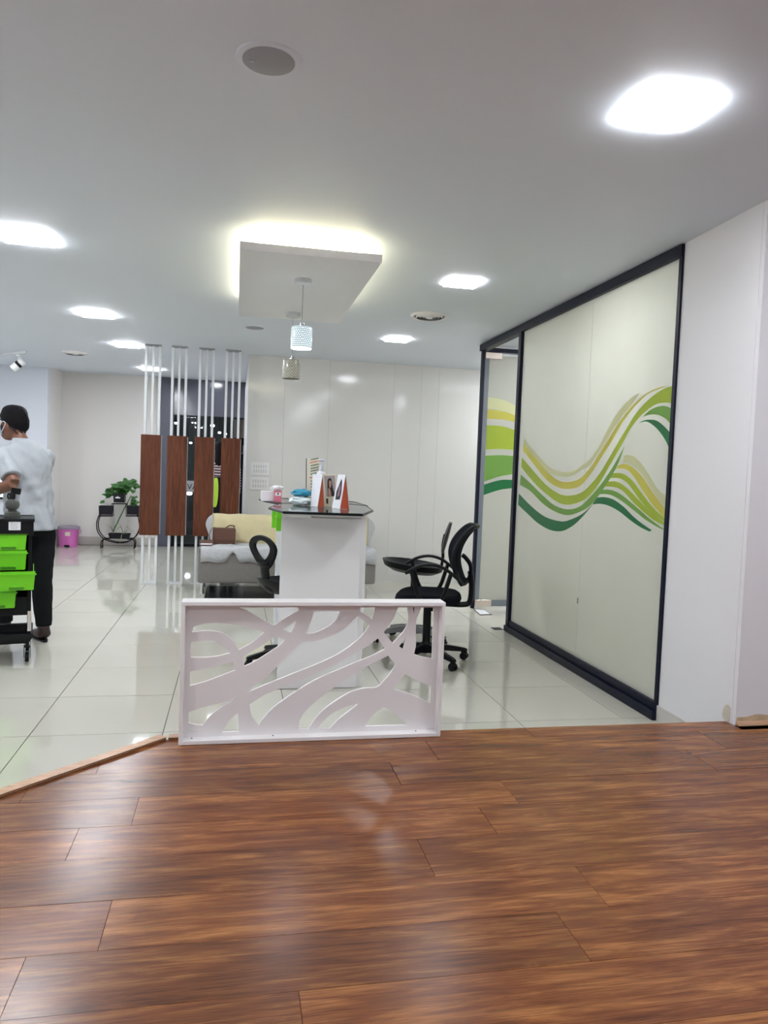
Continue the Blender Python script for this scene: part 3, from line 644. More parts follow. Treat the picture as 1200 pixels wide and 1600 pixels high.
holes = [
 [(200,395),(225,335),(330,305),(500,298),(700,320),(860,355),(970,395),(900,460),(800,530),(700,583),(670,520),(600,445),(520,400),(400,380),(300,383)],
 [(195,500),(300,485),(420,487),(500,520),(560,565),(610,615),(500,645),(350,663),(190,663)],
 [(185,810),(330,785),(480,750),(640,703),(665,798),(480,870),(330,925),(180,965)],
 [(695,133),(1333,130),(1338,160),(1203,235),(1093,312),(1050,310),(985,275),(900,225),(780,160)],
 [(1173,365),(1313,275),(1293,340),(1263,393),(1223,388)],
 [(1503,180),(1573,168),(1773,170),(1778,185),(1743,260),(1673,320),(1573,375),(1493,405),(1423,408),(1463,300)],
 [(740,655),(860,590),(1000,500),(1083,445),(1123,450),(1188,480),(1150,525),(1053,590),(953,655),(860,712),(760,757)],
 [(790,1040),(830,990),(1000,870),(1083,780),(1173,715),(1263,620),(1333,540),(1383,497),(1483,490),(1593,470),(1733,420),(1853,340),(1933,250),(1965,225),(1991,240),(2091,320),(2056,380),(1990,455),(1906,525),(1853,565),(1733,640),(1553,725),(1353,805),(1153,885),(953,965)],
 [(1994,130),(2151,130),(2146,190),(2119,253),(2066,215),(1994,175)],
 [(815,1160),(960,1070),(1080,1015),(1153,985),(1353,905),(1553,820),(1803,700),(1951,612),(2076,540),(2181,460),(2216,505),(2256,575),(2106,650),(1951,712),(1803,775),(1603,860),(1453,935),(1323,1015),(1183,1110),(1053,1210),(953,1325),(915,1385),(870,1340),(830,1250)],
 [(2291,645),(2371,740),(2316,830),(2246,910),(2171,980),(2036,990),(1906,1025),(1853,1050),(1723,1130),(1603,1220),(1513,1320),(1443,1425),(1338,1425),(1348,1340),(1393,1260),(1453,1190),(1593,1070),(1693,1000),(1853,890),(1951,828),(2106,735)],
 [(1538,1418),(1673,1418),(1753,1330),(1873,1235),(1981,1150),(1880,1175),(1780,1215),(1690,1262),(1600,1340)],
 [(2046,1395),(2496,1382),(2426,1310),(2346,1250),(2246,1195),(2170,1240),(2100,1310)],
 [(2349,1000),(2406,925),(2471,843),(2546,880),(2646,930),(2744,963),(2738,1150),(2646,1105),(2506,1045)],
 [(2244,395),(2306,310),(2356,230),(2396,130),(2496,130),(2506,220),(2496,310),(2446,400),(2341,512)],
 [(2486,435),(2466,520),(2451,578),(2406,545),(2451,490)],
 [(2776,130),(2761,675),(2666,660),(2566,630),(2586,540),(2586,420),(2586,330),(2596,250),(2631,170),(2646,130)],
 [(2556,130),(2576,130),(2571,200),(2561,175)],
 [(170,1245),(280,1205),(430,1165),(560,1135),(685,1093),(550,1170),(430,1255),(360,1330),(320,1385),(240,1378),(165,1358)],
 [(525,1460),(600,1330),(690,1250),(703,1450)],
 [(160,1446),(262,1446),(262,1462),(160,1462)]]
PY = SY+.045
def hp(p): return at(270+p[0]/6.808, 930+p[1]/6.808, PY)
outer = [Vector((X0+.014, PY, ZB+.015)), Vector((X1-.014, PY, ZB+.015)), Vector((X1-.014, PY, ZT-.015)), Vector((X0+.014, PY, ZT-.015))]
loops = [outer]
def soft(h):
    P = [hp(p) for p in h]; n = len(P); out = []
    for i in range(n):
        a_, b_, c_ = P[(i-1) % n], P[i], P[(i+1) % n]
        ang = (b_-a_).angle(c_-b_, 0)
        ang2 = (c_-b_).angle(P[(i+2) % n]-c_, 0)
        out.append(b_)
        if ang < .75 and ang2 < .75:                      # smooth run: add curved midpoints
            p0, p3 = a_, P[(i+2) % n]
            for t in (.33, .66): out.append(.5*((2*b_)+(c_-p0)*t+(2*p0-5*b_+4*c_-p3)*t*t+(-p0+3*b_-3*c_+p3)*t**3))
    return out
for h in holes: loops.append(soft(h))
obj('cutout_panel', planar(loops, (0, .012, 0)), M['screenwhite'], cu)
for x in (X0+.05, X0+.37, X1-.10):
    obj('screw', MB().cyl((x, SY+.03), .003, ZB+.0155, ZB+.018, 8), M['black'], cu)

# ------------------------------------------------------------------ reception counter
CT = 1.075
co = thing('reception_counter', 'white reception counter with dark-edged octagonal glass top', 'counter', (.5, 4.6, 0))
obj('end_panel', MB().box(.272, .745, 4.35, 4.372, .003, 1.022), M['white'], co, bev=.0015)
obj('fascia', MB().box(.272, .745, 4.347, 4.372, 1.029, 1.062), M['white'], co, bev=.001)
obj('side_panel', MB().box(.747, .782, 4.375, 4.40, 0, 1.06), M['white'], co, bev=.001)
obj('rear_post', MB().box(.70, .745, 4.92, 4.96, 0, 1.062), M['white'], co)
obj('under_beam', MB().box(.45, .745, 4.372, 4.92, 1.02, 1.062), M['white'], co)
obj('lock', MB().box(.7905, .795, 4.38, 4.395, .52, .60), M['chrome'], co)
gp = [onz(px, py, CT) for px, py in ((421, 793), (443, 799), (566, 803), (582, 797), (572, 790), (542, 787), (445, 786), (428, 789))]
gc = sum(gp, Vector())/8
obj('glass_top', MB().prism([Vector((p.x, p.y, CT-.011)) for p in gp], (0, 0, .010)), M['glass'], co)
obj('glass_rim', MB().tube([Vector((p.x, p.y, CT-.006)) for p in gp], .0072, 6, closed=True), M['glassedge'], co)
# second counter module behind
c2 = thing('side_counter', 'white side counter with green file bins behind the reception counter', 'counter', (.6, 5.7, 0))
obj('carcass', MB().box(.345, .85, 5.25, 6.2, .02, 1.0), M['white'], c2, bev=.002)
obj('leg_panel', MB().box(.305, .342, 5.35, 5.50, 0, .98), M['tubewhite'], c2, bev=.002)
obj('post', MB().box(.325, .341, 5.22, 5.24, 0, 1.0), M['chrome'], c2)
for k, (px0, px1, t0, t1, Y) in enumerate(((425.5, 431.5, 798, 825, 5.60), (432.5, 440.5, 799, 830, 5.18))):
    a_ = at(px0, t0, Y); b_ = at(px1, t1, Y)
    f = obj('file_bin', MB().loft([[Vector((a_.x, Y, z)), Vector((b_.x, Y, z)), Vector((b_.x, Y+yy, z)), Vector((a_.x, Y+yy, z))] for z, yy in ((b_.z, .03), (a_.z, .055))]), M['green'], c2)
    obj('bin_rim', MB().box(a_.x-.004, b_.x+.004, Y-.004, Y+.06, a_.z-.045, a_.z-.038), M['green'], f)
gp2 = [(.20, 6.15), (.235, 5.85), (.37, 5.28), (.85, 5.26), (.98, 5.5), (.98, 6.1), (.85, 6.42), (.34, 6.42)]
obj('glass_top', MB().prism([Vector((x, y, 1.04)) for x, y in gp2], (0, 0, .01)), M['glass'], c2)
obj('glass_rim', MB().tube([Vector((x, y, 1.045)) for x, y in gp2], .0085, 6, closed=True), M['glassedge'], c2)
obj('lime_tray', MB().box(.36, .48, 5.4, 5.7, 1.003, 1.028), mat('lime_tray', (.55, .62, .06), .5), c2)
for x, y in ((.38, 5.9), (.80, 5.9), (.60, 5.4)): obj('stand_off', MB().cyl((x, y), .012, 1.0, 1.04, 12), M['chrome'], c2)
Z2 = 1.0515
p0 = at(408, 776, 5.8); p1 = at(427, 766, 5.8)
tag(obj('white_box', MB().box(p0.x, p1.x, 5.75, 5.90, Z2, Z2+.075, bev=.003), M['paper']), 'small plain white box on the side counter glass', 'box')
ti = thing('tissue_box', 'pink tissue box with white tissue puffing out on the side counter', 'tissue box', (.36, 5.7, Z2))
p0 = at(428, 776, 5.68); p1 = at(440, 766, 5.68)
obj('carton', MB().box(p0.x, p1.x, 5.64, 5.74, Z2, Z2+.085, bev=.002), M['pink'], ti)
obj('printed_band', MB().box(p0.x+.006, p1.x-.006, 5.6385, 5.64, Z2+.048, Z2+.072), M['paper'], ti)
obj('mark', MB().cyl((0, 0), .007, 0, .001, 12).xf(Matrix.Translation(((p0.x+p1.x)/2, 5.6385, Z2+.062)) @ Matrix.Rotation(PI/2, 4, 'X')), M['printdark'], ti)
tm = MB(); cxx, cyy = (p0.x+p1.x)/2-.01, 5.69
tm.loft([[Vector((cxx+(r*(1+.25*math.sin(3*a_)))*math.cos(a_), cyy+r*.8*math.sin(a_), z+.006*math.sin(4*a_))) for a_ in [2*PI*k/16 for k in range(16)]] for r, z in ((.02, Z2+.08), (.045, Z2+.095), (.05, Z2+.11), (.025, Z2+.118))])
obj('tissue', tm, M['paper'], ti)
# items on the counter glass
def bagmesh(c, r, seed, n=24, m=12):
    mb = MB(); rings = []
    for j in range(1, m):
        t = PI*j/m
        ring = []
        for k in range(n):
            a_ = 2*PI*k/n; d = Vector((math.sin(t)*math.cos(a_), math.sin(t)*math.sin(a_), -math.cos(t)))
            q = 1+.28*noise.noise(d*2.1+Vector((seed, 0, 0)))+.12*noise.noise(d*5+Vector((0, seed, 0)))
            z = max(-r[2], d.z*r[2]*q); ring.append(Vector((c[0]+d.x*r[0]*q, c[1]+d.y*r[1]*q, c[2]+r[2]+z)))
        rings.append(ring)
    return mb.loft(rings)
pc = at(470, 782, 4.75)
tag(obj('wrapped_packet', bagmesh((pc.x, 4.75, CT), (.082, .065, .030), 3.3), M['plasticwrap'], ang=60), 'flat packet in clear wrap under the teal pouch', 'packet')
tag(obj('teal_pouch', bagmesh((pc.x+.005, 4.75, CT+.052), (.066, .054, .026), 8.1), M['teal'], ang=60), 'crumpled shiny teal pouch on the counter', 'pouch')
def tent(x0, x1, Y, h, depth, label, front, skew=0, photo=False, cat='card'):
    """folded table card, open side towards the viewer: white face plus orange inner triangle"""
    t = thing('tent_card', label, cat, ((x0+x1)/2, Y, CT)); g = .0015
    return t
# left tent card: white leaf to the left, orange triangular side to the right
def tentcard(pxs, Y, label, portrait):
    (ax_, bx_, cx_, dx_), (ty, by) = pxs       # bottom-left, bottom-mid, bottom-right, top span
    T = at(cx_[1], ty, Y); zt = T.z-0.0
    A = at(ax_, by, Y).x; B = at(bx_, by, Y).x; C = at(cx_[0], by, Y).x; t0 = at(dx_[0], ty, Y).x; t1 = at(dx_[1], ty, Y).x
    t = thing('tent_card', label, 'card', ((A+C)/2, Y, CT))
    z0 = CT; dY = .10
    # white leaf faces the viewer's left, spans A..B at the foot, t0..t1 at the ridge
    obj('white_leaf', MB().prism([Vector((A, Y+dY, z0)), Vector((B, Y, z0)), Vector((t1, Y, zt)), Vector((t0, Y+dY, zt))], (.0015, .001, 0)), M['paper'], t)
    obj('back_leaf', MB().prism([Vector((C, Y, z0)), Vector((C-.005, Y+dY, z0)), Vector((t1-.004, Y+dY, zt)), Vector((t1+.001, Y, zt))], (.0015, .001, 0)), M['cream'], t)
    obj('orange_gusset', MB().prism([Vector((B+.004, Y+.004, z0)), Vector((C-.002, Y+.004, z0)), Vector((t1+.0005, Y+.004, zt-.01))], (0, .0015, 0)), M['orange'], t)
    return t, (A, B, t0, t1, zt, dY)
t1_, _ = tentcard(((488, 496, (507, 500), (491, 504)), (741, 788)), 4.60, 'folded card with an orange side standing in front of the pump bottle', False)
t2_, g2 = tentcard(((522, 531, (546, 540), (532, 540)), (742, 793)), 4.42, 'rightmost folded card with an orange side and a figure picture', True)
A, B, t0, t1, zt, dY = g2
def leafpt(u, v):   # point on the white leaf of the right card
    p = Vector((A, 4.42+dY, CT)).lerp(Vector((B, 4.42, CT)), u); q_ = Vector((t0, 4.42+dY, zt)).lerp(Vector((t1, 4.42, zt)), u)
    return p.lerp(q_, v)+Vector((-.0006, -.0006, 0))
obj('printed_figure', MB().prism([leafpt(u, v) for u, v in ((.25, .25), (.8, .27), (.85, .5), (.7, .8), (.55, .88), (.4, .7), (.2, .5))], (-.0004, -.0004, 0)), M['printdark'], t2_)
obj('printed_figure', MB().prism([leafpt(u, v)+Vector((-.0006, -.0006, 0)) for u, v in ((.45, .35), (.65, .37), (.66, .6), (.55, .72), (.45, .6))], (-.0004, -.0004, 0)), mat('mauve_print', (.35, .16, .22), .6), t2_)
# photo card with a portrait
PYc = 4.66
pc_ = thing('photo_card', 'cream photo card with a portrait of long dark hair, between the folded cards', 'card', (at(517, 790, PYc).x, PYc, CT))
a_ = at(504.5, 740, PYc); b_ = at(525, 741, PYc)
def pq(px, py, dy=0): v = at(px, py, PYc); return Vector((v.x, PYc-dy, max(v.z, CT)))
obj('card', MB().prism([Vector((pq(506, 790).x, PYc, CT)), Vector((pq(527, 790).x, PYc, CT)), pq(524.5, 740.5), pq(503, 741)], (0, .0015, 0)), M['cream'], pc_)
obj('foot', MB().prism([Vector((pq(508, 790).x, PYc+.002, CT)), Vector((pq(508, 790).x, PYc+.06, CT)), pq(506, 745)+Vector((0, .002, 0))], (.12*.1, 0, 0)), M['cream'], pc_)
obj('photo_ground', MB().prism([pq(509.5, 776, .0004), pq(525, 775.5, .0004), pq(523, 743, .0004), pq(506, 743.5, .0004)], (0, -.0003, 0)), mat('photo_backdrop', (.48, .42, .42), .5), pc_)
obj('photo_hair', MB().prism(cr([pq(512, 776, .001), pq(511.5, 760, .001), pq(512, 750, .001), pq(515, 747, .001), pq(518, 750, .001), pq(520, 762, .001), pq(524, 775, .001)], 4), (0, -.0003, 0)), M['printdark'], pc_)
obj('photo_face', MB().prism(cr([pq(514, 752, .0016), pq(516.5, 751, .0016), pq(518, 755, .0016), pq(516.5, 762, .0016), pq(514.5, 761, .0016)], 3, True), (0, -.0003, 0)), M['skinface'], pc_)
obj('photo_hand', MB().prism(cr([pq(513, 763, .0016), pq(516, 765, .0016), pq(517.5, 775, .0016), pq(513, 775, .0016)], 3, True), (0, -.0003, 0)), M['skinface'], pc_)
obj('caption_block', MB().prism([pq(510, 787, .0006), pq(513, 787, .0006), pq(512.5, 779, .0006), pq(509.5, 779, .0006)], (0, -.0003, 0)), M['printdark'], pc_)
# pump bottle
PBY = 4.76; bx = at(501, 760, PBY).x; zt_ = at(500, 737, PBY).z
M['pumpgrey'] = mat('grey_white_pump', (.50, .53, .58), .3)
pb = thing('pump_bottle', 'white pump dispenser bottle behind the left folded card', 'bottle', (bx, PBY, CT))
obj('body', MB().lathe((bx, PBY), [(.030, CT), (.032, CT+.004), (.032, zt_-.02), (.026, zt_-.004), (.014, zt_), (.014, zt_+.004)], 24), M['paper'], pb)
obj('collar', MB().lathe((bx, PBY), [(.0145, zt_+.003), (.0145, zt_+.02), (.010, zt_+.03), (.006, zt_+.045), (.006, zt_+.07)], 20), M['pumpgrey'], pb)
obj('nozzle', MB().tube([(bx+.018, PBY, zt_+.073), (bx, PBY, zt_+.074), (bx-.02, PBY, zt_+.070)], [.005, .008, .004], 8), M['pumpgrey'], pb)
# tall rate card with coloured lines
RY_ = 4.86
rc = thing('rate_card', 'tall cream rate card with rows of green and orange lettering', 'sign', (at(490, 780, RY_).x, RY_, CT))
def rq(px, py, d=0): v = at(px, py, RY_); return Vector((v.x, RY_-d, v.z))
f0, f1 = rq(478.5, 785), rq(490, 785)
obj('sheet', MB().prism([Vector((f0.x, RY_, CT)), Vector((rq(498, 785).x, RY_, CT)), rq(499.5, 716.5), rq(479.5, 716)], (0, .003, 0)), M['cream'], rc)
obj('acrylic_spine', MB().prism([Vector((f0.x-.004, RY_, CT)), Vector((f0.x, RY_, CT)), rq(479.5, 716), rq(478.3, 716)], (0, .004, 0)), M['glassedge'], rc)
rows_ = [('g', 718.5), ('o', 723), ('g', 728), ('g', 732.5), ('g', 736.5), ('g', 741), ('o', 746.5), ('g', 752), ('g', 756.5), ('g', 761), ('g', 766)]
for c_, y in rows_:
    mb = MB(); x = 484 if c_ == 'o' else 485.5
    while x < 497.5:
        wv = random.choice((1.4, 2.0, 2.6)); tilt = -.22
        mb.prism([rq(x, y+(x-485)*tilt+.9, .0006), rq(min(x+wv, 498), y+(x+wv-485)*tilt+.9, .0006), rq(min(x+wv, 498), y+(x+wv-485)*tilt-.9, .0006), rq(x, y+(x-485)*tilt-.9, .0006)], (0, -.0004, 0)); x += wv+.5
    obj('text_line', mb, M['printgreen' if c_ == 'g' else 'printorange'], rc)

# switch plates
M['switch'] = mat('switch_rocker', (.60, .59, .56), .35)
for k, (x0, y0, x1, y1) in enumerate(((391.5, 723, 421, 742), (390, 746, 420.5, 765))):
    a_ = at(x0, y1, YB); b_ = at(x1, y0, YB)
    t = thing('switch_plate', ('upper' if k == 0 else 'lower')+' white ten-gang switch plate on the panelled wall', 'switch plate', ((a_.x+b_.x)/2, YB, a_.z), group='switch plates on the back wall')
    obj('plate', MB().box(a_.x, b_.x, YB-.014, YB, a_.z, b_.z, bev=.002), M['white'], t)
    for r in range(2):
        for c in range(6):
            X = a_.x+.025+(b_.x-a_.x-.05)*(c+.5)/6; Z = a_.z+.02+(b_.z-a_.z-.04)*(r+.5)/2
            obj('switch', MB().box(X-.006, X+.006, YB-.018, YB-.014, Z-.017, Z+.017, bev=.001), M['switch'], t)

# ------------------------------------------------------------------ sofa
SX0, SX1, SF = -.355, 1.485, 7.66
so = thing('sofa', 'grey upholstered sofa against the back wall with steel legs', 'sofa', (.55, 8.1, 0))
obj('seat_base', MB().box(SX0, SX1, SF, 8.25, .115, .42, bev=.035), M['sofa'], so)
obj('seat_cushion', MB().box(SX0+.005, SX1-.005, SF+.005, 8.12, .40, .485, bev=.035), M['sofa'], so)
BKM = Matrix.Translation((0, 8.13, .475)) @ Matrix.Rotation(math.radians(-6), 4, 'X')
obj('backrest', MB().box(SX0+.09, SX1-.01, -.08, .08, -.10, .30, BKM, bev=.05), M['sofa'], so)
for x, y in ((SX0+.05, SF+.06), (SX1-.10, SF+.06), (SX0+.05, 8.18), (SX1-.10, 8.18)):
    obj('leg', MB().lathe((x, y), [(.026, 0), (.026, .006), (.018, .008), (.018, .12)], 16), M['chrome'], so)
tag(obj('floor_sheet', MB().box(-.27, .80, 7.32, 8.2, .001, .008), mat('black_floor_sheet', (.006, .006, .008), .25), bev=.003), 'flat black sheet on the tiles under the sofa', 'mat')  # thin near-black sheet laid on the tiles below the sofa
# lace seat cover draped over the front
def drape(x0, x1, name, label, z=.49, notch=()):
    nx, bm = 90, MB(); rows_ = []
    for i in range(nx+1):
        x = x0+(x1-x0)*i/nx
        drop = .155+.006*math.sin(x*31)
        for c in notch:
            d = abs(x-c)/.10
            if d < 1: drop -= .10*(.5+.5*math.cos(PI*d))**1.6
        wv = .004*math.sin(x*23)+.003*math.sin(x*57)
        prof = [(8.03, z+.004), (7.95, z+.006+wv), (7.85, z+.004-wv), (SF+.05, z+wv), (SF+.012, z-.008+wv), (SF-.008, z-.03), (SF-.012+wv, z-drop*.6), (SF-.010-wv, z-drop)]
        rows_.append([bm.bm.verts.new((x, y, zz)) for y, zz in prof])
    for a_, b_ in zip(rows_, rows_[1:]):
        for k in range(len(a_)-1): bm.bm.faces.new((a_[k], a_[k+1], b_[k+1], b_[k]))
    o = obj(name, bm, M['lace'], ang=80); m = o.modifiers.new('s', 'SOLIDIFY'); m.thickness = .004; m.offset = 1
    return tag(o, label, 'seat cover')
drape(SX0+.03, SX1-.003, 'lace_cover', 'white lace cover draped over the front edge of the sofa seat', notch=(.0, 1.7))
# yellow back cover
bm = MB(); rows_ = []
for i in range(80):
    x = SX0+.13+(SX1-SX0-.155)*i/79; row = []
    for (u, v) in ((-.088, -.03), (-.090, .05), (-.092, .15), (-.092, .24), (-.080, .295), (-.04, .318), (.03, .316), (.075, .30), (.09, .25), (.09, .15)):
        p = BKM @ Vector((x, u+.004*math.sin(x*19+v*25), v+.003*math.sin(x*27))); row.append(bm.bm.verts.new(p))
    rows_.append(row)
for a_, b_ in zip(rows_, rows_[1:]):
    for k in range(9): bm.bm.faces.new((a_[k], a_[k+1], b_[k+1], b_[k]))
o = obj('back_cover', bm, M['yellow'], ang=80); m = o.modifiers.new('s', 'SOLIDIFY'); m.thickness = .006; m.offset = 1
tag(o, 'pale yellow cover over the backrest of the grey sofa', 'sofa cover')
for sgn, xx, lab in ((-1, SX0+.13, 'left'), (1, SX1-.025, 'right')):
    bm = MB(); pts = [(0, -.05), (.02*sgn, .03), (.045*sgn, .12), (.07*sgn, .2), (.05*sgn, .27), (0, .315)]
    poly = [BKM @ Vector((xx+a_, -.100, v)) for a_, v in cr([(a_, v, 0) for a_, v in pts], 4) and [(p.x, p.y) for p in cr([(a_, v, 0) for a_, v in pts], 4)]]
    o = obj('lace_edge', bm.prism(poly, BKM.to_3x3() @ Vector((0, .17, 0))), M['lace'])
    tag(o, f'white lace end hanging at the {lab} end of the yellow back cover', 'lace')
# handbag
hb0 = at(329, 853, 7.95); hb1 = at(368, 826, 7.95); zs = .497
hb = thing('handbag', 'brown leather handbag on the left of the sofa seat', 'handbag', ((hb0.x+hb1.x)/2, 7.95, zs))
HZ = .155; M['brownbag2'] = mat('brown_leather_flap', (.125, .054, .034), .5, bump=.1, bscale=90)
obj('body', MB().box(hb0.x+.02, hb1.x, 7.86, 7.96, zs, zs+HZ+.012, bev=.012), M['brownbag'], hb)
obj('flap', MB().box(hb0.x+.035, hb1.x+.003, 7.852, 7.86, zs+.045, zs+HZ+.01, bev=.003), M['brownbag2'], hb)
obj('strap', MB().tube(cr([(hb0.x+.07, 7.93, zs+HZ), (hb0.x+.02, 7.93, zs+HZ+.012), (hb0.x-.012, 7.92, zs+.10), (hb0.x-.002, 7.90, zs+.04), (hb0.x+.03, 7.86, zs+.012)], 6), .008, 6, flat=.5), M['brownbag'], hb)
obj('strap', MB().tube(cr([(hb0.x+.15, 7.95, zs+HZ+.008), (hb0.x+.19, 7.95, zs+HZ+.035), (hb0.x+.24, 7.95, zs+HZ+.03), (hb1.x-.02, 7.95, zs+HZ+.012)], 6), .006, 6), M['brownbag'], hb)
bk = thing('wallet', 'open brown wallet with a white page on the left edge of the sofa', 'wallet', (at(322, 857, 7.75).x, 7.75, zs))
wx = at(322, 857, 7.75).x
obj('cover', MB().box(wx-.07, wx+.07, 7.70, 7.82, zs, zs+.008, bev=.002), M['brownbag'], bk)
obj('page', MB().box(wx-.055, wx+.06, 7.705, 7.80, zs+.008, zs+.013), M['paper'], bk)
obj('flap', MB().box(-.07, .07, -.003, .003, 0, .05, Matrix.Translation((wx, 7.815, zs+.006)) @ Matrix.Rotation(math.radians(-40), 4, 'X')), M['brownbag'], bk)

# ------------------------------------------------------------------ office chairs (modelled facing -x, origin at base centre)
def star(t, r, ang0, m, zl=.075, hub=.11):
    for k in range(5):
        a_ = ang0+2*PI*k/5; d = Vector((math.cos(a_), math.sin(a_), 0)); n = Vector((-d.y, d.x, 0))
        rings = []
        for u, z1_, z0_, w_ in ((.02, hub+.02, hub-.045, .026), (.10, hub+.012, hub-.03, .024), (r*.6, hub-.005, hub-.04, .021), (r*.93, zl+.012, zl-.014, .018), (r, zl+.004, zl-.012, .014)):
            p = d*u; rings.append([p+n*w_+Vector((0, 0, z0_)), p-n*w_+Vector((0, 0, z0_)), p-n*w_*.7+Vector((0, 0, z1_)), p+n*w_*.7+Vector((0, 0, z1_))])
        l = obj('leg', MB().loft(rings), m, t)
        c = d*r*.94; ca = a_+.8+k
        Mx = Matrix.Translation((c.x, c.y, .0275)) @ Matrix.Rotation(ca, 4, 'Z')
        wm = MB()
        for s in (-1, 1): wm.loft([[Mx @ Vector((s*.005+s*q, .0265*rr*math.cos(2*PI*j/16), .0265*rr*math.sin(2*PI*j/16))) for j in range(16)] for q, rr in ((0, 1), (.014, 1), (.019, .8))])
        wm.box(-.007, .007, -.02, .02, .0, .032, Mx); wm.cyl((c.x, c.y), .008, .04, .075, 8)
        obj('castor', wm, M['black'], l)
    obj('hub', MB().lathe((0, 0), [(.036, hub-.045), (.038, hub+.015), (.030, hub+.03)], 20), m, t)
def seat_mesh(cx, w_, d_, z, th, drop=.03, tilt=0):
    mb = MB(); n = 32; rings = []
    for q, zz in ((.80, -th), (.95, -th*.8), (1.0, -th*.35), (.985, -.006), (.90, .008), (.6, .004), (.15, -.002)):
        ring = []
        for k in range(n):
            a_ = 2*PI*k/n; c, s = math.cos(a_), math.sin(a_); e = .62
            x = math.copysign(abs(c)**e, c)*d_/2*q; y = math.copysign(abs(s)**e, s)*w_/2*q
            z_ = zz - (drop*((-x/(d_/2)-.4)/.6)**2 if -x/(d_/2) > .4 else 0) + tilt*(-x)
            ring.append(Vector((cx+x, y, z+z_)))
        rings.append(ring)
    return mb.loft(rings)
def task_chair(loc, rz, label, seat_z=.52, arms=True, mesh_back=True):
    t = thing('office_chair', label, 'chair', (0, 0, 0), 0, local=True)
    star(t, .31, .35, M['black'])
    obj('gas_column', MB().lathe((0, 0), [(.028, .10), (.028, seat_z-.11), (.017, seat_z-.105), (.017, seat_z-.06)], 20), M['black'], t)
    obj('seat_plate', MB().box(-.10, .12, -.07, .07, seat_z-.09, seat_z-.06, bev=.006).tube([(.02, .0, seat_z-.075), (.03, -.20, seat_z-.08)], .006, 8).cyl((.03, -.21), .011, seat_z-.092, seat_z-.068, 12), M['black'], t)
    obj('seat', seat_mesh(0, .46, .46, seat_z, .06), M['blackmesh'], t)
    if mesh_back:
        sp = cr([(.12, 0, seat_z-.075), (.24, 0, seat_z-.075), (.285, 0, seat_z-.06), (.298, 0, seat_z), (.295, 0, seat_z+.10), (.285, 0, seat_z+.16)], 5)
        obj('back_support', MB().tube(sp, .026, 8, flat=.75), M['black'], t)
        # curved mesh back in its frame: front (lumbar) curve
        cur = [(.25, .09), (.215, .15), (.19, .22), (.185, .28), (.20, .34), (.235, .40), (.28, .45), (.315, .475)]
        P = cr([(x, 0, seat_z+z) for x, z in cur], 4); N = len(P); rings = []
        for i, p in enumerate(P):
            u = i/(N-1); wd_ = .235*(math.sin(PI*min(1, .22+.62*u)))**.6
            ring = []; th = .016+.016*math.sin(PI*u)
            for k in range(17):
                s = -1+2*k/16; ring.append(Vector((p.x-.055*(s*s)*.8, s*wd_, p.z)))
            ring += [v+Vector((th, 0, 0)) for v in ring[::-1]]
            rings.append(ring)
        obj('backrest', MB().loft(rings), M['blackmesh'], t)
        F = [Vector((r[0].x, r[0].y, r[0].z)) for r in rings]; G = [Vector((r[16].x, r[16].y, r[16].z)) for r in rings]
        top = [rings[-1][k] for k in range(17)]; bot = [rings[0][k] for k in range(16, -1, -1)]
        loop = F+top[1:-1]+G[::-1]+bot[1:-1]
        obj('back_frame', MB().tube([v+Vector((.010, 0, 0)) for v in loop], .014, 8, closed=True), M['black'], t)
        obj('back_bracket', MB().tube(cr([(.29, 0, seat_z+.13), (.285, 0, seat_z+.20), (.25, 0, seat_z+.25), (.225, 0, seat_z+.27)], 4), [.03]*13, 8, flat=.5).tube(cr([(.29, 0, seat_z+.13), (.28, 0, seat_z+.10), (.25, 0, seat_z+.09)], 3), .02, 8), M['black'], t)
    if arms:
        for s in (-1, 1):
            y = s*.265; z = seat_z
            pad = cr([(-.16, y, z+.16), (-.09, y, z+.205), (.0, y, z+.225), (.09, y, z+.205), (.17, y, z+.15), (.20, y, z+.12)], 5)
            obj('armrest', MB().tube(pad, .02, 8, flat=.55, up=(0, 0, 1)), M['black'], t)
            leg = cr([(-.12, y, z+.18), (-.10, y, z+.10), (-.06, y*.98, z+.0), (-.01, y*.93, z-.05), (.04, y*.93, z-.05), (.09, y*.98, z+.01), (.12, y, z+.10), (.14, y, z+.17)], 5)
            obj('arm_bracket', MB().tube(leg, .014, 8), M['black'], t)
            obj('arm_mount', MB().box(-.02, .05, min(y*.93, s*.05), max(y*.93, s*.05), z-.072, z-.06), M['black'], t)
    t.location = loc; t.rotation_euler = (0, 0, rz)
    return t
task_chair((1.335, 4.95, 0), math.radians(-14), 'black mesh office chair with arms, nearer of the two beside the glass partition', .485)
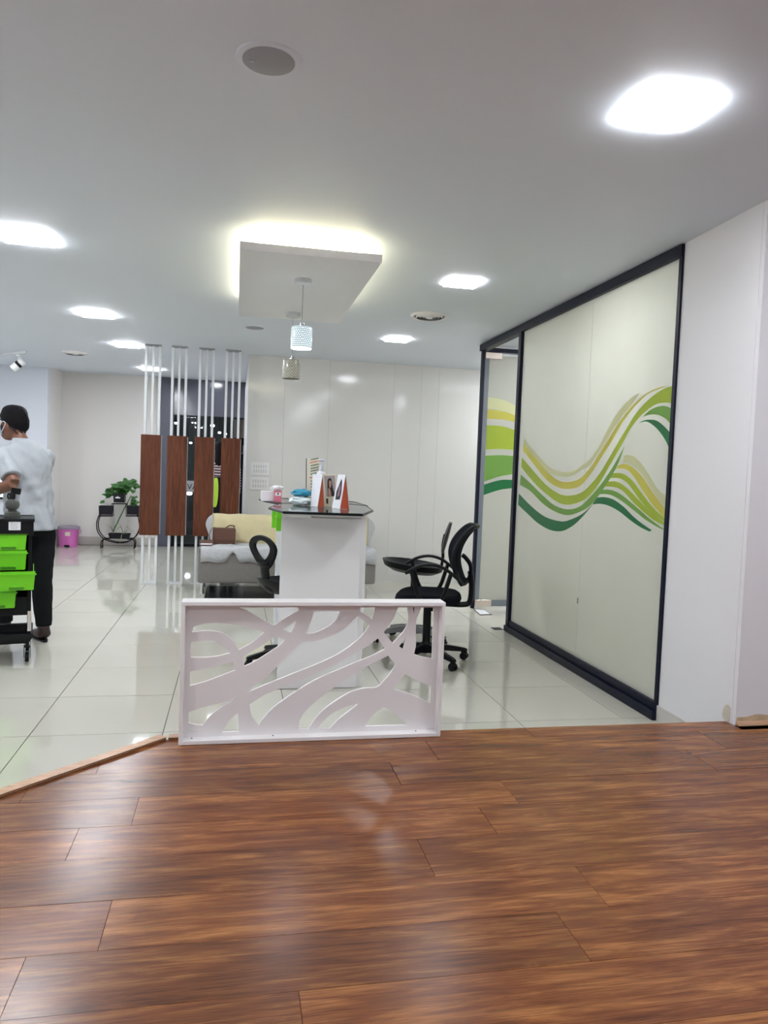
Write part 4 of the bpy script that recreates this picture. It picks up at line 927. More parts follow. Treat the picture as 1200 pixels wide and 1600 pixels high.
# second chair: tilted shell seat with slim back, chrome-tipped base
def shell_chair(loc, rz, label, sz, hole=False, tilt=.12):
    t = thing('swivel_chair', label, 'chair', (0, 0, 0), 0, local=True)
    star(t, .29, .9, M['black'] if hole else M['grey'], hub=.115)
    obj('gas_column', MB().lathe((0, 0), [(.026, .10), (.026, sz-.20), (.014, sz-.195), (.014, sz-.06)], 20), M['chrome' if hole else 'black'], t)
    # dished seat shell
    mb = MB(); rings = []; n = 32
    for q, zz in ((.25, -.055), (.7, -.06), (.95, -.03), (1.02, .012), (.97, .014), (.75, -.022), (.3, -.034)):
        rings.append([Vector((math.cos(2*PI*k/n)*.235*q, math.sin(2*PI*k/n)*.225*q, sz+zz+tilt*(-math.cos(2*PI*k/n)*.235*q)+(.03 if hole else 0)*abs(math.cos(2*PI*k/n))**3*(q > .9))) for k in range(n)])
    obj('seat', mb.loft(rings), M['black'], t)
    if hole:
        # teardrop back with a large oval opening
        def ring2(w_, h0, h1, c): return [Vector((0, w_*math.sin(a_)*(1-.38*(math.cos(a_) > 0)*math.cos(a_)) , c-(h0 if math.cos(a_) > 0 else h1)*math.cos(a_))) for a_ in [2*PI*k/28 for k in range(28)]]
        cz = sz+.235
        outer_ = [(0, .040), (0, -.0)]
        loop = [Vector((0, .145*math.sin(a_)*(1-.42*max(0, math.cos(a_))**1.2), cz-(.145 if math.cos(a_) > 0 else .085)*math.cos(a_))) for a_ in [2*PI*k/32 for k in range(32)]]
        inner = [Vector((0, .083*math.sin(a_)*(1-.35*max(0, math.cos(a_))**1.2), cz+.004-(.075 if math.cos(a_) > 0 else .045)*math.cos(a_))) for a_ in [2*PI*k/32 for k in range(32)]]
        pm = planar([loop, inner], (.022, 0, 0)); pm.xf(Matrix.Translation((.20, 0, 0)))
        for v in pm.bm.verts: v.co.x += .25*max(0, v.co.z-sz)**1.5
        obj('backrest', pm, M['black'], t, ang=50, bev=.007)
        obj('back_stem', MB().tube(cr([(.16, 0, sz-.05), (.20, 0, sz-.02), (.215, 0, sz+.05), (.225, 0, sz+.11), (.238, 0, sz+.15)], 5), [.04]*6+[.038]*5+[.045]*6+[.06]*4, 10, flat=.35, up=(1, 0, 0)), M['black'], t)
    else:
        obj('back_stem', MB().tube(cr([(.10, 0, sz-.07), (.20, 0, sz-.04), (.225, 0, sz+.05), (.222, 0, sz+.16), (.235, 0, sz+.24)], 5), .02, 8, flat=.6), M['black'], t)
        mb = MB(); rings = []
        for u in range(9):
            f = u/8; z = sz+.10+.23*f; x = .222+.035*f+.02*f*f; w_ = .17*math.sin(PI*(.18+.66*f))**.7; th = .010+.008*math.sin(PI*f)
            rings.append([Vector((x+th*math.cos(2*PI*k/20)-.008*(math.sin(2*PI*k/20)**2), w_*math.sin(2*PI*k/20), z)) for k in range(20)])
        obj('backrest', mb.loft(rings), M['black'], t)
    t.location = loc; t.rotation_euler = (0, 0, rz)
    return t
shell_chair((1.36, 5.52, 0), math.radians(-15), 'black swivel chair with slim back and raised front seat edge, behind the mesh chair', .61, tilt=.10)
shell_chair((.385, 4.87, 0), math.radians(213), 'black stool chair with a large oval hole in its back, by the counter', .56, hole=True, tilt=0)

# paper mat by the door
mp = thing('floor_notice', 'white sheet with dark border lying on the floor by the glass door', 'paper', (2.42, 6.7, 0))
c_ = [onz(739, 951.5), onz(750, 961.5), onz(769, 961), onz(757, 953)]
cc = sum(c_, Vector())/4
obj('border', MB().prism([Vector((p.x, p.y, .001)) for p in c_], (0, 0, .002)), M['black'], mp)
obj('sheet', MB().prism([Vector((cc.x+(p.x-cc.x)*.86, cc.y+(p.y-cc.y)*.8, .003)) for p in c_], (0, 0, .001)), M['paper'], mp)

# ------------------------------------------------------------------ salon trolley
TY = 5.06; TX1 = -1.262; TX0 = -1.66
tr = thing('salon_trolley', 'black salon trolley with lime green drawers at the left edge', 'trolley', (-1.46, 5.2, 0))
ztp = .925
obj('top_tray', MB().box(TX0-.01, TX1+.01, TY-.01, TY+.36, ztp-.105, ztp-.004, bev=.006), M['black'], tr)
obj('tray_rim', MB().box(TX0-.015, TX1+.015, TY-.015, TY, ztp-.02, ztp, bev=.004).box(TX0-.015, TX1+.015, TY+.35, TY+.365, ztp-.02, ztp).box(TX0-.015, TX0, TY, TY+.35, ztp-.02, ztp).box(TX1, TX1+.015, TY, TY+.35, ztp-.02, ztp), M['black'], tr)
obj('back_panel', MB().box(TX0, TX1, TY+.33, TY+.35, .28, ztp-.1), M['black'], tr)
obj('side_panel', MB().box(TX1-.008, TX1, TY+.04, TY+.33, .30, ztp-.1), M['black'], tr)
obj('side_panel', MB().box(TX0, TX0+.008, TY+.04, TY+.33, .30, ztp-.1), M['black'], tr)
for x in (TX0, TX1-.022):
    for y in (TY+.015, TY+.32): obj('post', MB().box(x, x+.022, y, y+.022, .13, ztp-.1), M['black'], tr, bev=.002)
obj('post_sleeve', MB().box(TX1-.02, TX1+.003, TY+.010, TY+.014, .20, .33), M['chrome'], tr)
obj('lower_shelf', MB().box(TX0, TX1, TY+.03, TY+.34, .30, .42, bev=.01), M['black'], tr)
obj('bottom_tray', MB().loft([[Vector((x, y, z)) for x, y in ((TX0+o_, TY+o_), (TX1-o_, TY+o_), (TX1-o_, TY+.35-o_), (TX0+o_, TY+.35-o_))] for z, o_ in ((.12, .015), (.16, -.01), (.185, -.012), (.182, .012), (.135, .03))]), M['black'], tr)
ztl = at(22, 821, TY-.012).z; xl = at(23, 821, TY-.012).x
obj('paper_label', MB().box(xl-.034, xl+.034, TY-.013, TY-.0105, ztl-.028, ztl+.028), M['paper'], tr)
for k in range(4): obj('label_text', MB().box(xl-.025, xl+.02-.005*(k % 2), TY-.0136, TY-.013, ztl+.014-.011*k, ztl+.0165-.011*k), M['grey'], tr)
def drawer(y0, px_r, ptop, pbot, pull=0, x0=None):
    Y = y0; zt__ = at(45, ptop, Y).z; zb_ = at(45, pbot, Y).z; xr = px_r; xl_ = TX0+.03 if x0 is None else x0
    d = obj('drawer', MB().box(xl_, xr-.008, Y+.006, TY+.30, zb_+.006, zb_+.012).box(xl_, xl_+.005, Y+.006, TY+.30, zb_+.01, zt__-.006).box(xr-.013, xr-.008, Y+.006, TY+.30, zb_+.01, zt__-.006)
            .loft([[Vector((xl_-.004+o_, y, z)) for y in (Y,)]+[Vector((xr-o_, Y, z)), Vector((xr-o_, Y+.007, z)), Vector((xl_-.004+o_, Y+.007, z))] for z, o_ in ((zb_, .010), (zt__, 0))]), M['green'], tr)
    obj('rim', MB().box(xl_-.010, xr+.006, Y-.006, Y+.010, zt__-.022, zt__-.014, bev=.001), M['green'], d)
    xm = xr-.105
    obj('finger_slot', MB().box(xm-.042, xm+.042, Y-.002, Y+.001, zb_+.004, zb_+.020), M['greendark'], d)
    obj('slot_lip', MB().box(xm-.048, xm+.048, Y-.006, Y+.001, zb_+.020, zb_+.026), M['green'], d)
drawer(TY-.004, TX1-.028, 830, 859)
drawer(TY-.004, TX1-.028, 860, 890)
drawer(TY-.13, TX1+.022, 893, 922, pull=1)
drawer(TY-.03, TX1-.085, 921, 949)
for x, y in ((TX1-.02, TY+.02), (TX0+.02, TY+.02), (TX1-.02, TY+.32), (TX0+.02, TY+.32)):
    cm = MB()
    for s in (-1, 1): cm.box(x+s*.018-.002, x+s*.018+.002, y-.018, y+.018, .03, .095)
    cm.box(x-.02, x+.02, y-.018, y+.018, .095, .105).cyl((x, y), .010, .10, .14, 10)
    ct = obj('castor', cm, M['black'], tr)
    obj('wheel', MB().loft([[Vector((x+s, y+.032*q*math.cos(2*PI*j/20), .032+.032*q*math.sin(2*PI*j/20))) for j in range(20)] for s, q in ((-.012, .85), (-.009, 1), (.009, 1), (.012, .85))]), M['black'], ct)
tr.rotation_euler = (0, 0, math.radians(14)); cr_old = Vector((TX1, TY, 0)); off_ = cr_old-ORG[tr.name]; off_.z = 0
tr.location = cr_old-Matrix.Rotation(math.radians(14), 3, 'Z') @ off_
# spray bottle on the trolley
sb = at(19, 805, TY+.10); X = sb.x; Y = TY+.10; Zt = ztp-.0035
sp_ = thing('spray_bottle', 'bulbous smoky spray bottle with black trigger on the trolley', 'bottle', (X, Y, Zt))
obj('body', MB().lathe((X, Y), [(.048, Zt), (.050, Zt+.01), (.046, Zt+.035), (.026, Zt+.048), (.024, Zt+.052), (.040, Zt+.065), (.045, Zt+.088), (.038, Zt+.108), (.020, Zt+.12), (.014, Zt+.125)], 28), M['smoke'], sp_)
obj('neck', MB().lathe((X, Y), [(.018, Zt+.12), (.019, Zt+.15), (.012, Zt+.165)], 18), M['black'], sp_)
obj('trigger_head', MB().box(-.032, .024, -.012, .012, .155, .195, Matrix.Translation((X, Y, Zt)) @ Matrix.Rotation(.15, 4, 'Y'), bev=.005), M['black'], sp_)
obj('trigger', MB().tube(cr([(X-.02, Y, Zt+.16), (X-.028, Y, Zt+.14), (X-.022, Y, Zt+.12)], 4), .005, 8), M['black'], sp_)
# wall display at the left edge
dm = thing('wall_display', 'small lit display panel at the left edge beyond the trolley', 'screen', (-3.0, 10.9, 1.0))
a_ = at(-60, 775, 10.95); b_ = at(8, 728, 10.95)
obj('bezel', MB().box(a_.x-.02, b_.x+.015, 10.97, 11.03, a_.z-.03, b_.z+.02, bev=.004), M['black'], dm)
obj('screen', MB().box(a_.x, b_.x, 10.965, 10.97, a_.z, b_.z), M['screenlit'], dm)

# ------------------------------------------------------------------ pink bin
BYY = 12.05; bxc = at(107, 850, BYY).x
pk = thing('pedal_bin', 'pink pedal bin with grey-mauve lid by the far wall', 'bin', (bxc, BYY, 0))
obj('body', MB().lathe((bxc, BYY), [(.128, 0), (.130, .01), (.150, .25), (.156, .258), (.156, .27)], 36), M['pinkbin'], pk)
obj('lid', MB().lathe((bxc, BYY), [(.166, .268), (.168, .285), (.160, .302), (.12, .318), (.02, .322)], 36), M['greylid'], pk)
obj('handle', MB().tube(cr([(bxc-.158, BYY, .26), (bxc-.19, BYY-.03, .24), (bxc-.165, BYY-.06, .17)], 6), .006, 6).tube(cr([(bxc+.158, BYY, .26), (bxc+.185, BYY-.03, .24), (bxc+.165, BYY-.05, .20)], 6), .006, 6), M['greylid'], pk)
obj('sticker', MB().prism([Vector((bxc+.01+u, BYY-math.sqrt(.150**2-(.01+u)**2)-.004, z)) for u, z in ((-.03, .17), (.04, .17), (.04, .23), (-.03, .23))], (0, -.001, 0)), M['cream'], pk)
obj('pedal', MB().box(bxc-.03, bxc+.04, BYY-.165, BYY-.11, .005, .03, bev=.005), M['black'], pk)

# ------------------------------------------------------------------ plant stand
PSY = 11.9
def pp(px, py): return at(px, py, PSY)
ps = thing('plant_stand', 'round black wrought-iron plant stand by the far wall', 'plant stand', (pp(187, 850).x, PSY, 0))
cxs = pp(187, 820).x
def iron(pts, r=.008, closed=False): return MB().tube(pts, r, 6, closed=closed)
for dy in (-.07, .07):
    o_ = Vector((0, dy, 0))
    L_ = cr([pp(158, 801)+o_, pp(152.5, 815)+o_, pp(154, 830)+o_, pp(163, 841)+o_, pp(176, 846)+o_, pp(187, 847.5)+o_, pp(200, 846)+o_, pp(212, 838)+o_, pp(218.5, 825)+o_, pp(217.5, 811)+o_, pp(215, 803)+o_], 6)
    obj('ring', iron(L_), M['black'], ps)
    for s, (a1, a2, a3, a4) in ((-1, ((172, 842), (163, 842), (159.5, 846), (159, 853))), (1, ((200, 842), (207, 842), (211, 846), (210.5, 853)))):
        q3 = pp(*a4)+o_; q3.z = .008
        obj('leg', iron(cr([pp(*a1)+o_, pp(*a2)+o_, pp(*a3)+o_, q3], 5)).cyl((q3.x, q3.y), .016, 0, .006, 10), M['black'], ps)
    obj('upper_frame', iron([pp(155, 806)+o_, pp(176, 806)+o_, pp(176, 787)+o_, pp(198, 787)+o_, pp(198, 806)+o_, pp(218, 806)+o_]), M['black'], ps)
for px, py in ((155, 806), (176, 806), (176, 787), (198, 787), (198, 806), (218, 806), (187, 847)):
    obj('cross_bar', iron([pp(px, py)+Vector((0, -.07, 0)), pp(px, py)+Vector((0, .07, 0))]), M['black'], ps)
def planter(x0, x1, ytop, ybot, label, flare=.92, dpt=.075):
    a_ = pp(x0, ytop); b_ = pp(x1, ybot); cx = (a_.x+b_.x)/2; hw = (b_.x-a_.x)/2; z0 = b_.z+.009; z1 = a_.z
    t = thing('planter', label, 'planter', (cx, PSY, z0))
    obj('pot', MB().loft([[Vector((cx+sx*hw*q, PSY+sy*dpt*q, z)) for sx, sy in ((-1, -1), (1, -1), (1, 1), (-1, 1))] for q, z in ((flare, z0), (1, z1), (1.0, z1+.002), (.92, z1), (.9, z1-.02))]), M['potblack'], t)
    obj('soil', MB().box(cx-hw*.88, cx+hw*.88, PSY-dpt*.88, PSY+dpt*.88, z1-.03, z1-.012), M['soil'], t)
    return cx, z1, t
def leafshape(p, d, n, l, w_):
    """heart-shaped leaf with a centre fold: base p, direction d, normal n"""
    d = d.normalized(); n = (n-d*n.dot(d)).normalized(); s = d.cross(n)
    pts = [(0, 0, 0), (.08, .42, -.06), (.35, .5, -.10), (.7, .32, -.10), (1, 0, -.16), (.7, -.32, -.10), (.35, -.5, -.10), (.08, -.42, -.06)]
    mid = p+d*l*.45
    return mid, [p+d*l*u+s*w_*v+n*l*k for u, v, k in pts]
def foliage(name, specs, m, parent):
    bm = bmesh.new()
    for p, d, n, l, w_ in specs:
        mid, ring = leafshape(p, d, n, l, w_); c = bm.verts.new(mid); vs = [bm.verts.new(q) for q in ring]
        for i in range(8): bm.faces.new((c, vs[i], vs[(i+1) % 8]))
    mb = MB(); mb.bm.free(); mb.bm = bm; me = bpy.data.meshes.new(name); smooth_edges(bm, 60); bm.to_mesh(me); bm.free()
    o = obj(name, me, m, parent); o['kind'] = 'stuff'; return o
rnd = random.Random(5)
def vine_plant(base, z, tips, label, n_leaf=9, size=.075):
    t = thing('trailing_plant', label, 'plant', (base.x, PSY, z)); specs = []; st = MB()
    for tip in tips:
        mid = base.lerp(tip, .5)+Vector((0, rnd.uniform(-.05, .05), .09))
        path = cr([base, mid, tip], 6); st.tube(path, .003, 5)
        for i in range(1, len(path)):
            if rnd.random() < n_leaf/len(path):
                for _ in range(2):
                    a_ = rnd.uniform(0, 2*PI); d = Vector((math.cos(a_), math.sin(a_)*.7-.3, rnd.uniform(-.5, .5)))
                    specs.append((path[i], d, Vector((rnd.uniform(-.4, .4), -.7, .8)), size*rnd.uniform(.75, 1.25), size*rnd.uniform(.7, 1)))
    obj('stems', st, M['leaf'], t); foliage('leaves', specs, M['leaf'], t)
cx, z1, _ = planter(178, 196, 771, 786, 'black cube planter with a white emblem on the centre top of the stand', .9)
em = pp(185, 777); emb = MB()
for u, r in ((-.02, .016), (0, .022), (.024, .015)): emb.ell((em.x+u, PSY-.072, em.z-abs(u)*.2), (r, .003, r*.7))
obj('emblem', emb, M['paper'], _)
base = Vector((cx, PSY, z1-.01))
vine_plant(base, z1-.012, [pp(*q)+Vector((0, dy, 0)) for q, dy in (((162, 784), -.05), ((168, 768), 0), ((172, 762), .05), ((185, 762), -.06), ((192, 755), .05), ((200, 753), 0), ((208, 757), -.05), ((213, 760), .05), ((206, 768), -.08), ((165, 776), .03), ((197, 762), 0), ((216, 752), 0))], 'leafy green pothos spilling from the top planter of the stand', 6, .085)
cx, z1, _ = planter(155.5, 175.5, 790, 805, 'empty-looking black planter on the left arm of the stand', .95)
cx, z1, _ = planter(199, 218, 790, 805, 'black planter on the right arm of the stand, half behind the divider', .95)
base = Vector((cx, PSY, z1-.01))
vine_plant(base, z1-.012, [pp(*q) for q in ((212, 786), (216, 778), (206, 787))], 'small green plant in the right-arm planter', 4, .06)
cx, z1, _ = planter(170, 204, 833, 842.5, 'long low black planter at the bottom of the stand', .85)
spk = thing('spider_plant', 'thin-leaved spider plant in the low bottom planter of the stand', 'plant', (cx, PSY, z1-.012))
for bx_, tips in ((178, ((163, 822), (166, 830), (155, 848), (182, 808), (178, 815), (192, 826), (170, 824), (187, 833))), (193, ((183, 818), (208, 832), (190, 846), (197, 843), (216, 838), (200, 826), (203, 845), (186, 826)))):
    b0 = pp(bx_, 832); b0.z = z1-.012
    for tx in tips:
        tip = pp(*tx)+Vector((0, rnd.uniform(-.12, .05), 0)); mid = b0.lerp(tip, .55)+Vector((0, 0, .07)); path = cr([b0, mid, tip], 6); N = len(path)
        obj('blade', MB().tube(path, [.008*(1-i/N)+.0015 for i in range(N)], 4, flat=.3), M['spider'], spk)
obj('stalk', MB().tube([pp(177, 830), pp(190, 803), pp(205, 774)], [.012, .009, .006], 6), M['leaf'], spk)

# ------------------------------------------------------------------ standing man
RZ = math.radians(36.9); root = Vector((-1.455, 5.74, 0))
W = Matrix.Translation(root) @ Matrix.Rotation(RZ, 4, 'Z')          # local frame: +y forward, +x his right
mn = thing('person', 'man in pale grey t-shirt and dark trousers standing with his back to us', 'person', tuple(root))
def wl(*p): return W @ Vector(p)
def rings_tube(mb, spec, n=16):
    """spec: (centre, rx, ry) horizontal elliptical rings in local coordinates"""
    mb.loft([[wl(c[0]+rx*math.cos(2*PI*k/n), c[1]+ry*math.sin(2*PI*k/n), c[2]) for k in range(n)] for c, rx, ry in spec])
def limb(mb, pts, rs): mb.tube([wl(*p) for p in pts], rs, 12)
HX, HY = -.075, .085            # head offset (leaning forward a little)
FR = (.055, -.115); FLt = (-.09, .22)
def legs(mb, g=0, top=True):
    limb(mb, [(.088, -.0, .86), (.088, -.02, .70), (.08, -.04, .48), (.07, -.085, .28), (FR[0]+.01, FR[1]-.012, .10)], [.098+g, .092+g, .072+g, .066+g, .050+g])
    limb(mb, [(-.088, .01, .86), (-.095, .07, .70), (-.10, .15, .48), (-.10, .14, .28), (FLt[0]-.005, FLt[1]-.075, .11)], [.098+g, .090+g, .066+g, .060+g, .044+g])
b_ = MB()
legs(b_, -.012)
rings_tube(b_, [((0, 0, .80), .14, .10), ((0, 0, .90), .155, .115), ((-.005, .005, 1.02), .135, .10), ((-.01, .01, 1.18), .155, .105), ((-.015, .012, 1.32), .165, .10), ((-.02, .015, 1.39), .12, .075), ((-.03, .025, 1.42), .06, .055)])
limb(b_, [(-.03, .015, 1.38), (-.05, .045, 1.45), (-.065, .065, 1.50)], [.056, .052, .05])
b_.ell(wl(HX, HY, 1.548), (.072, .092, .112), 20, 14, Matrix.Rotation(RZ+.45, 3, 'Z'))
b_.ell(wl(HX-.02, HY+.03, 1.483), (.052, .062, .052), 16, 10, Matrix.Rotation(RZ+.45, 3, 'Z'))
LS = (-.18, .0, 1.335); LE = (-.175, -.17, 1.135); LW = (-.30, .06, 1.03)
RS = (.125, .02, 1.325); RE = (.14, .14, 1.12); RW = (.02, .30, 1.10)
limb(b_, [LS, LE], [.052, .042]); limb(b_, [LE, (-.235, -.05, 1.085), LW], [.043, .040, .028])
limb(b_, [RS, RE], [.052, .040]); limb(b_, [RE, RW], [.040, .027])
def hand(mb, w0, dirv):
    w0 = Vector(w0); d = Vector(dirv).normalized(); s = d.cross(Vector((0, 0, 1))).normalized(); u = s.cross(d)
    limb(mb, [tuple(w0-d*.02), tuple(w0+d*.04), tuple(w0+d*.085)], [.026, .033, .030])
    for k, ln in enumerate((.068, .078, .074, .058)):
        o_ = w0+d*.08+s*(-.027+.018*k); limb(mb, [tuple(o_), tuple(o_+d*ln*.5-u*.006), tuple(o_+d*ln*.85-u*.022)], [.0095, .009, .008])
    o_ = w0+d*.025+s*(-.03); limb(mb, [tuple(o_), tuple(o_-s*.03+d*.03-u*.005), tuple(o_-s*.035+d*.06-u*.012)], [.012, .0105, .009])
hand(b_, LW, (-.15, .9, -.15)); hand(b_, RW, (-.3, .9, .0))
e1 = Vector((HX, HY, 1.538))
for s in (-1, 1):                        # ears
    d = Matrix.Rotation(.45, 3, 'Z') @ Vector((s*.074, -.005, 0)); b_.ell(wl(*(e1+d)), (.012, .022, .032), 10, 8, Matrix.Rotation(RZ+.45, 3, 'Z'))
fd = Matrix.Rotation(.45, 3, 'Z') @ Vector((0, 1, 0)); b_.ell(wl(*(e1+fd*.092+Vector((0, 0, -.008)))), (.014, .018, .024), 10, 8)
obj('body', fuse(b_, .008, 4), M['skin'], mn)
HM = Matrix.Translation(wl(HX, HY, 1.548)) @ Matrix.Rotation(RZ+.45, 4, 'Z')
def headpt(az_, el, r): return HM @ Vector((r*.080*math.sin(az_)*math.cos(el), r*.100*math.cos(az_)*math.cos(el), r*.118*math.sin(el)))
hr = MB(); rings = []
for j in range(10):                      # hair cap: low at the nape, high at the brow
    ring = []
    for k in range(28):
        a_ = 2*PI*k/28; low = .50 if abs(math.cos(a_*.5)) > .93 else (.12 if math.cos(a_) > -.1 else -.30)
        low = .40*(.5+.5*math.cos(a_))+(-.42)*(.5-.5*math.cos(a_)); el = low+(PI/2-low)*j/9.5
        r = (1.0 if j == 0 else 1.07+.10*max(0, math.sin(el*1.15))+.10*math.exp(-((el-.95)/.35)**2)+.05*noise.noise(Vector((math.cos(a_)*5, math.sin(a_)*5, el*5))))
        ring.append(headpt(a_, el, r))
    rings.append(ring)
obj('hair', hr.loft(rings), M['hair'], mn)
M['fadehair'] = mat('short_cropped_hair', (.035, .018, .014), .7, var=.3, scale=80)
for s in (-1, 1):                        # cropped sides
    mb = MB(); pts = [headpt(s*a_, el, 1.025) for a_, el in ((1.35, .25), (1.9, .15), (2.5, -.1), (3.0, -.3), (3.0, -.62), (2.5, -.62), (1.95, -.3), (1.5, -.1))]
    mb.prism(pts, (HM.to_translation()-sum(pts, Vector())/8).normalized()*.012); obj('cropped_side', mb, M['fadehair'], mn)
mk = MB(); rings = []
for u in range(7):
    el = -.62+.11*u; rings.append([headpt(-1.0+2.0*k/12, el, 1.13-.02*abs(k-6)/6) for k in range(13)]+[headpt(1.0-2.0*k/12, el, 1.06) for k in range(13)])
fm = obj('face_mask', mk.loft(rings), M['mask'], mn)
for s in (-1, 1): obj('ear_loop', MB().tube(cr([headpt(s*1.0, -.15, 1.10), headpt(s*1.35, .12, 1.10), headpt(s*1.62, .02, 1.12), headpt(s*1.3, -.35, 1.10), headpt(s*.95, -.5, 1.10)], 4), .0022, 6), M['paper'], fm)
for s in (-1, 1):
    obj('eye', MB().ell(headpt(s*.38, .05, .985), (.012, .012, .008), 10, 8), M['paper'], mn)
    obj('eyebrow', MB().tube([headpt(s*.2, .26, 1.0), headpt(s*.42, .31, 1.0), headpt(s*.6, .24, 1.0)], .004, 6), M['hair'], mn)
# t-shirt
ts = MB()
rings_tube(ts, [((.008, -.01, .795), .187, .150), ((.004, -.004, .88), .182, .145), ((-.003, .003, 1.0), .165, .126), ((-.01, .008, 1.15), .172, .126), ((-.015, .010, 1.26), .180, .122), ((-.022, .012, 1.33), .165, .106), ((-.022, .014, 1.39), .125, .085), ((-.032, .022, 1.43), .080, .068), ((-.038, .028, 1.452), .066, .060)], 24)
def lerp3(a_, b_, f): return tuple(x+(y-x)*f for x, y in zip(a_, b_))
limb(ts, [(-.12, .01, 1.345), LS, lerp3(LS, LE, .45), lerp3(LS, LE, .80)], [.06, .066, .066, .070])
limb(ts, [(.10, .012, 1.345), RS, lerp3(RS, RE, .45), lerp3(RS, RE, .80)], [.06, .062, .060, .062])
me = fuse(ts, .009, 5)
for v in me.vertices:
    p = v.co; q_ = p-root
    f = .017*noise.noise(Vector((q_.x*8, q_.y*8, q_.z*7+q_.x*11)))+.009*noise.noise(Vector((q_.x*22, q_.y*22, q_.z*16)))
    d = Vector((q_.x+.02, q_.y, 0)); d.normalize(); v.co = p+d*f*(1.4-.6*min(1, max(0, q_.z-.8)))
obj('t_shirt', me, M['tee'], mn)
trm = MB(); legs(trm, .004)
rings_tube(trm, [((0, .0, .76), .152, .11), ((0, -.005, .82), .158, .122), ((0, 0, .90), .140, .105)], 20)
me = fuse(trm, .010, 4)
for v in me.vertices:
    q_ = v.co-root; v.co += Vector((q_.x, q_.y, 0)).normalized()*.006*noise.noise(Vector((q_.x*12, q_.y*12, q_.z*18)))
obj('trousers', me, M['trousers'], mn)
for (fx, fy), lift, sgn in ((FR, 0, 1), (FLt, .035, -1)):
    s = MB(); Mf = W @ Matrix.Translation((fx, fy-.02, 0)) @ Matrix.Rotation(math.radians(-6*sgn), 4, 'Z')
    L_ = [Mf @ Vector((0, -.03, .06+lift)), Mf @ Vector((0, .04, .05+lift*.6)), Mf @ Vector((.0, .13, .035+lift*.2)), Mf @ Vector((0, .18, .028))]
    s.tube(L_, [.048, .048, .040, .030], 14, flat=.85, up=(0, 0, 1)); s.tube([Mf @ Vector((0, -.01, .04+lift)), Mf @ Vector((0, -.008, .11+lift*.7))], [.045, .042], 12)
    m_ = fuse(s, .009, 3)
    for v in m_.vertices: v.co.z = max(v.co.z, .012+lift*max(0, min(1, 1-((Mf.inverted() @ v.co).y+.03)/.2)))
    sh_ = obj('shoe', m_, M['shoe'], mn)
    n = 20; so_ = MB(); outl = [(.040*math.sin(2*PI*k/n)*(1.05 if math.cos(2*PI*k/n) > 0 else .85), .06-.0+.125*math.cos(2*PI*k/n)) for k in range(n)]
    so_.loft([[Mf @ Vector((x, y, z+lift*max(0, min(1, 1-(y+.03)/.2)))) for x, y in outl] for z in (0, .014)]); obj('sole', so_, M['black'], sh_)

# ------------------------------------------------------------------ seated person beyond the dividers
SYP = 9.75
def sq(px, py, dy=0): v = at(px, py, SYP); return Vector((v.x, SYP+dy, v.z))
sx = -.165
sd = thing('person', 'seated woman in striped top seen between the right dividers, facing away', 'person', (sx, SYP, .0))
zs_ = sq(357, 728).z
b_ = MB()
def ring_at(mb, spec, n=16): mb.loft([[Vector((c[0]+rx*math.cos(2*PI*k/n), c[1]+ry*math.sin(2*PI*k/n), c[2])) for k in range(n)] for c, rx, ry in spec])
base_z = .62
ring_at(b_, [((sx, SYP, base_z-.06), .15, .12), ((sx, SYP, base_z+.1), .12, .09), ((sx, SYP, zs_-.12), .14, .09), ((sx, SYP, zs_), .15, .07), ((sx, SYP+.01, zs_+.05), .06, .05)])
b_.tube([(sx, SYP+.01, zs_+.02), (sx-.01, SYP+.03, zs_+.12)], [.05, .045], 10)
hc = Vector((sx-.03, SYP+.05, zs_+.20)); b_.ell(hc, (.075, .09, .11), 16, 10)
b_.ell(hc+Vector((-.05, .075, -.01)), (.012, .02, .02), 8, 6)
for s in (-1, 1):
    sh0 = Vector((sx+s*.17, SYP, zs_-.01)); el_ = Vector((sx+s*.19, SYP+.04, zs_-.27)); wr = Vector((sx+s*.12, SYP+.26, zs_-.33))
    b_.tube([sh0, el_, wr], [.048, .04, .027], 10)
    hd = Vector((-s*.25, .9, 0)).normalized(); b_.tube([wr, wr+hd*.08], [.026, .03], 10)
    sd_ = Vector((hd.y, -hd.x, 0))
    for k in range(4): o_ = wr+hd*.075+sd_*(-.026+.018*k); b_.tube([o_, o_+hd*.035, o_+hd*(.055+.01*(k in (1, 2)))-Vector((0, 0, .015))], [.009, .009, .007], 8)
    o_ = wr+hd*.02-sd_*s*.0+Vector((0, 0, .01)); b_.tube([o_, o_+sd_*(-s)*.04+hd*.03], [.011, .009], 8)
    b_.tube([(sx+s*.09, SYP, base_z-.03), (sx+s*.11, SYP+.42, base_z-.02), (sx+s*.11, SYP+.45, .30), (sx+s*.11, SYP+.44, .10)], [.085, .065, .055, .04], 12)
    b_.tube([(sx+s*.11, SYP+.42, .05), (sx+s*.11, SYP+.60, .035)], [.04, .032], 10)
obj('body', fuse(b_, .010, 3), M['skin'], sd)
t_ = MB()
ring_at(t_, [((sx, SYP, base_z+.02), .175, .14), ((sx, SYP, base_z+.14), .15, .12), ((sx, SYP, zs_-.12), .17, .11), ((sx, SYP, zs_-.01), .18, .09), ((sx, SYP+.005, zs_+.045), .08, .07)])
for s in (-1, 1):
    sh0 = Vector((sx+s*.165, SYP, zs_-.012)); el_ = Vector((sx+s*.19, SYP+.04, zs_-.27)); t_.tube([sh0, sh0.lerp(el_, .5), el_, el_.lerp(Vector((sx+s*.12, SYP+.26, zs_-.33)), .6)], [.066, .060, .055, .045], 12)
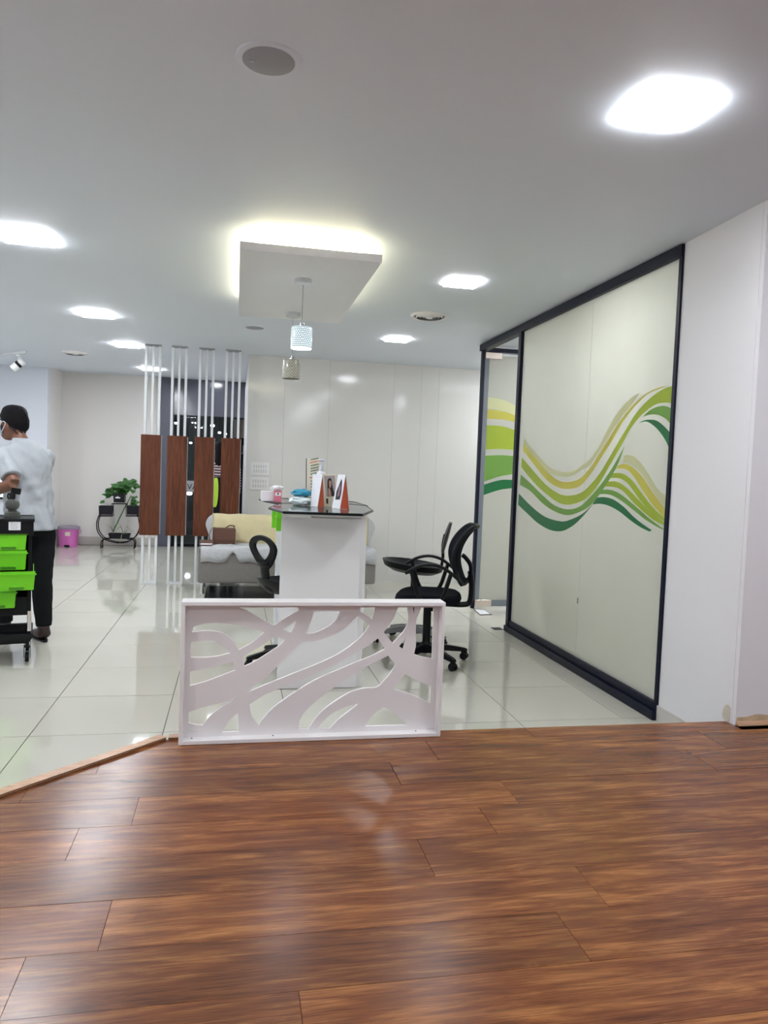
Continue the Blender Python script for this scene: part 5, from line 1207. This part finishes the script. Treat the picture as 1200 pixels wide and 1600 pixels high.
obj('striped_top', fuse(t_, .011, 3), M['stripe'], sd)
t_ = MB()
ring_at(t_, [((sx, SYP, base_z-.085), .17, .13), ((sx, SYP, base_z+.05), .16, .125)])
for s in (-1, 1): t_.tube([(sx+s*.09, SYP, base_z-.03), (sx+s*.11, SYP+.42, base_z-.02), (sx+s*.11, SYP+.45, .30), (sx+s*.11, SYP+.44, .12)], [.092, .073, .063, .052], 12)
obj('trousers', fuse(t_, .012, 3), M['trousers'], sd)
h_ = MB(); h_.ell(hc+Vector((.008, -.02, .015)), (.092, .092, .115), 18, 12)
h_.tube([hc+Vector((.02, -.04, 0)), hc+Vector((.055, -.09, -.14)), hc+Vector((.085, -.10, -.26))], [.07, .06, .03], 12); h_.tube([hc+Vector((-.02, -.05, 0)), hc+Vector((-.02, -.10, -.14)), hc+Vector((.0, -.10, -.24))], [.06, .055, .03], 12)
obj('hair', fuse(h_, .010, 3), M['hair'], sd)
for s in (-1, 1): obj('shoe', MB().box(sx+s*.11-.045, sx+s*.11+.045, SYP+.38, SYP+.64, 0, .07, bev=.02), M['shoe'], sd)
lc = MB(); lp = cr([Vector((v.x, SYP-.29, v.z)) for v in [at(px, py, SYP-.29) for px, py in ((333, 750), (340, 748), (341, 770), (338, 791), (331, 789), (332, 770))]], 4, True)
tag(obj('lime_cloth', lc.prism(lp, (0, .012, 0)), M['limecloth']), 'lime green cloth held at the left side of the seated woman', 'cloth')
bc_ = thing('black_chair', 'black padded chair the seated woman sits on, beyond the dividers', 'chair', (sx, SYP, 0))
obj('seat', MB().box(sx-.22, sx+.215, SYP-.2, SYP+.24, base_z-.17, base_z-.09, bev=.03), M['black'], bc_)
obj('backrest', MB().box(sx-.20, sx+.215, SYP-.26, SYP-.20, base_z-.12, zs_-.14, bev=.025), M['black'], bc_)
obj('column', MB().cyl((sx, SYP), .03, .04, base_z-.17, 16), M['chrome'], bc_)
obj('foot_disc', MB().lathe((sx, SYP), [(.22, 0), (.22, .012), (.05, .045)], 32), M['chrome'], bc_)
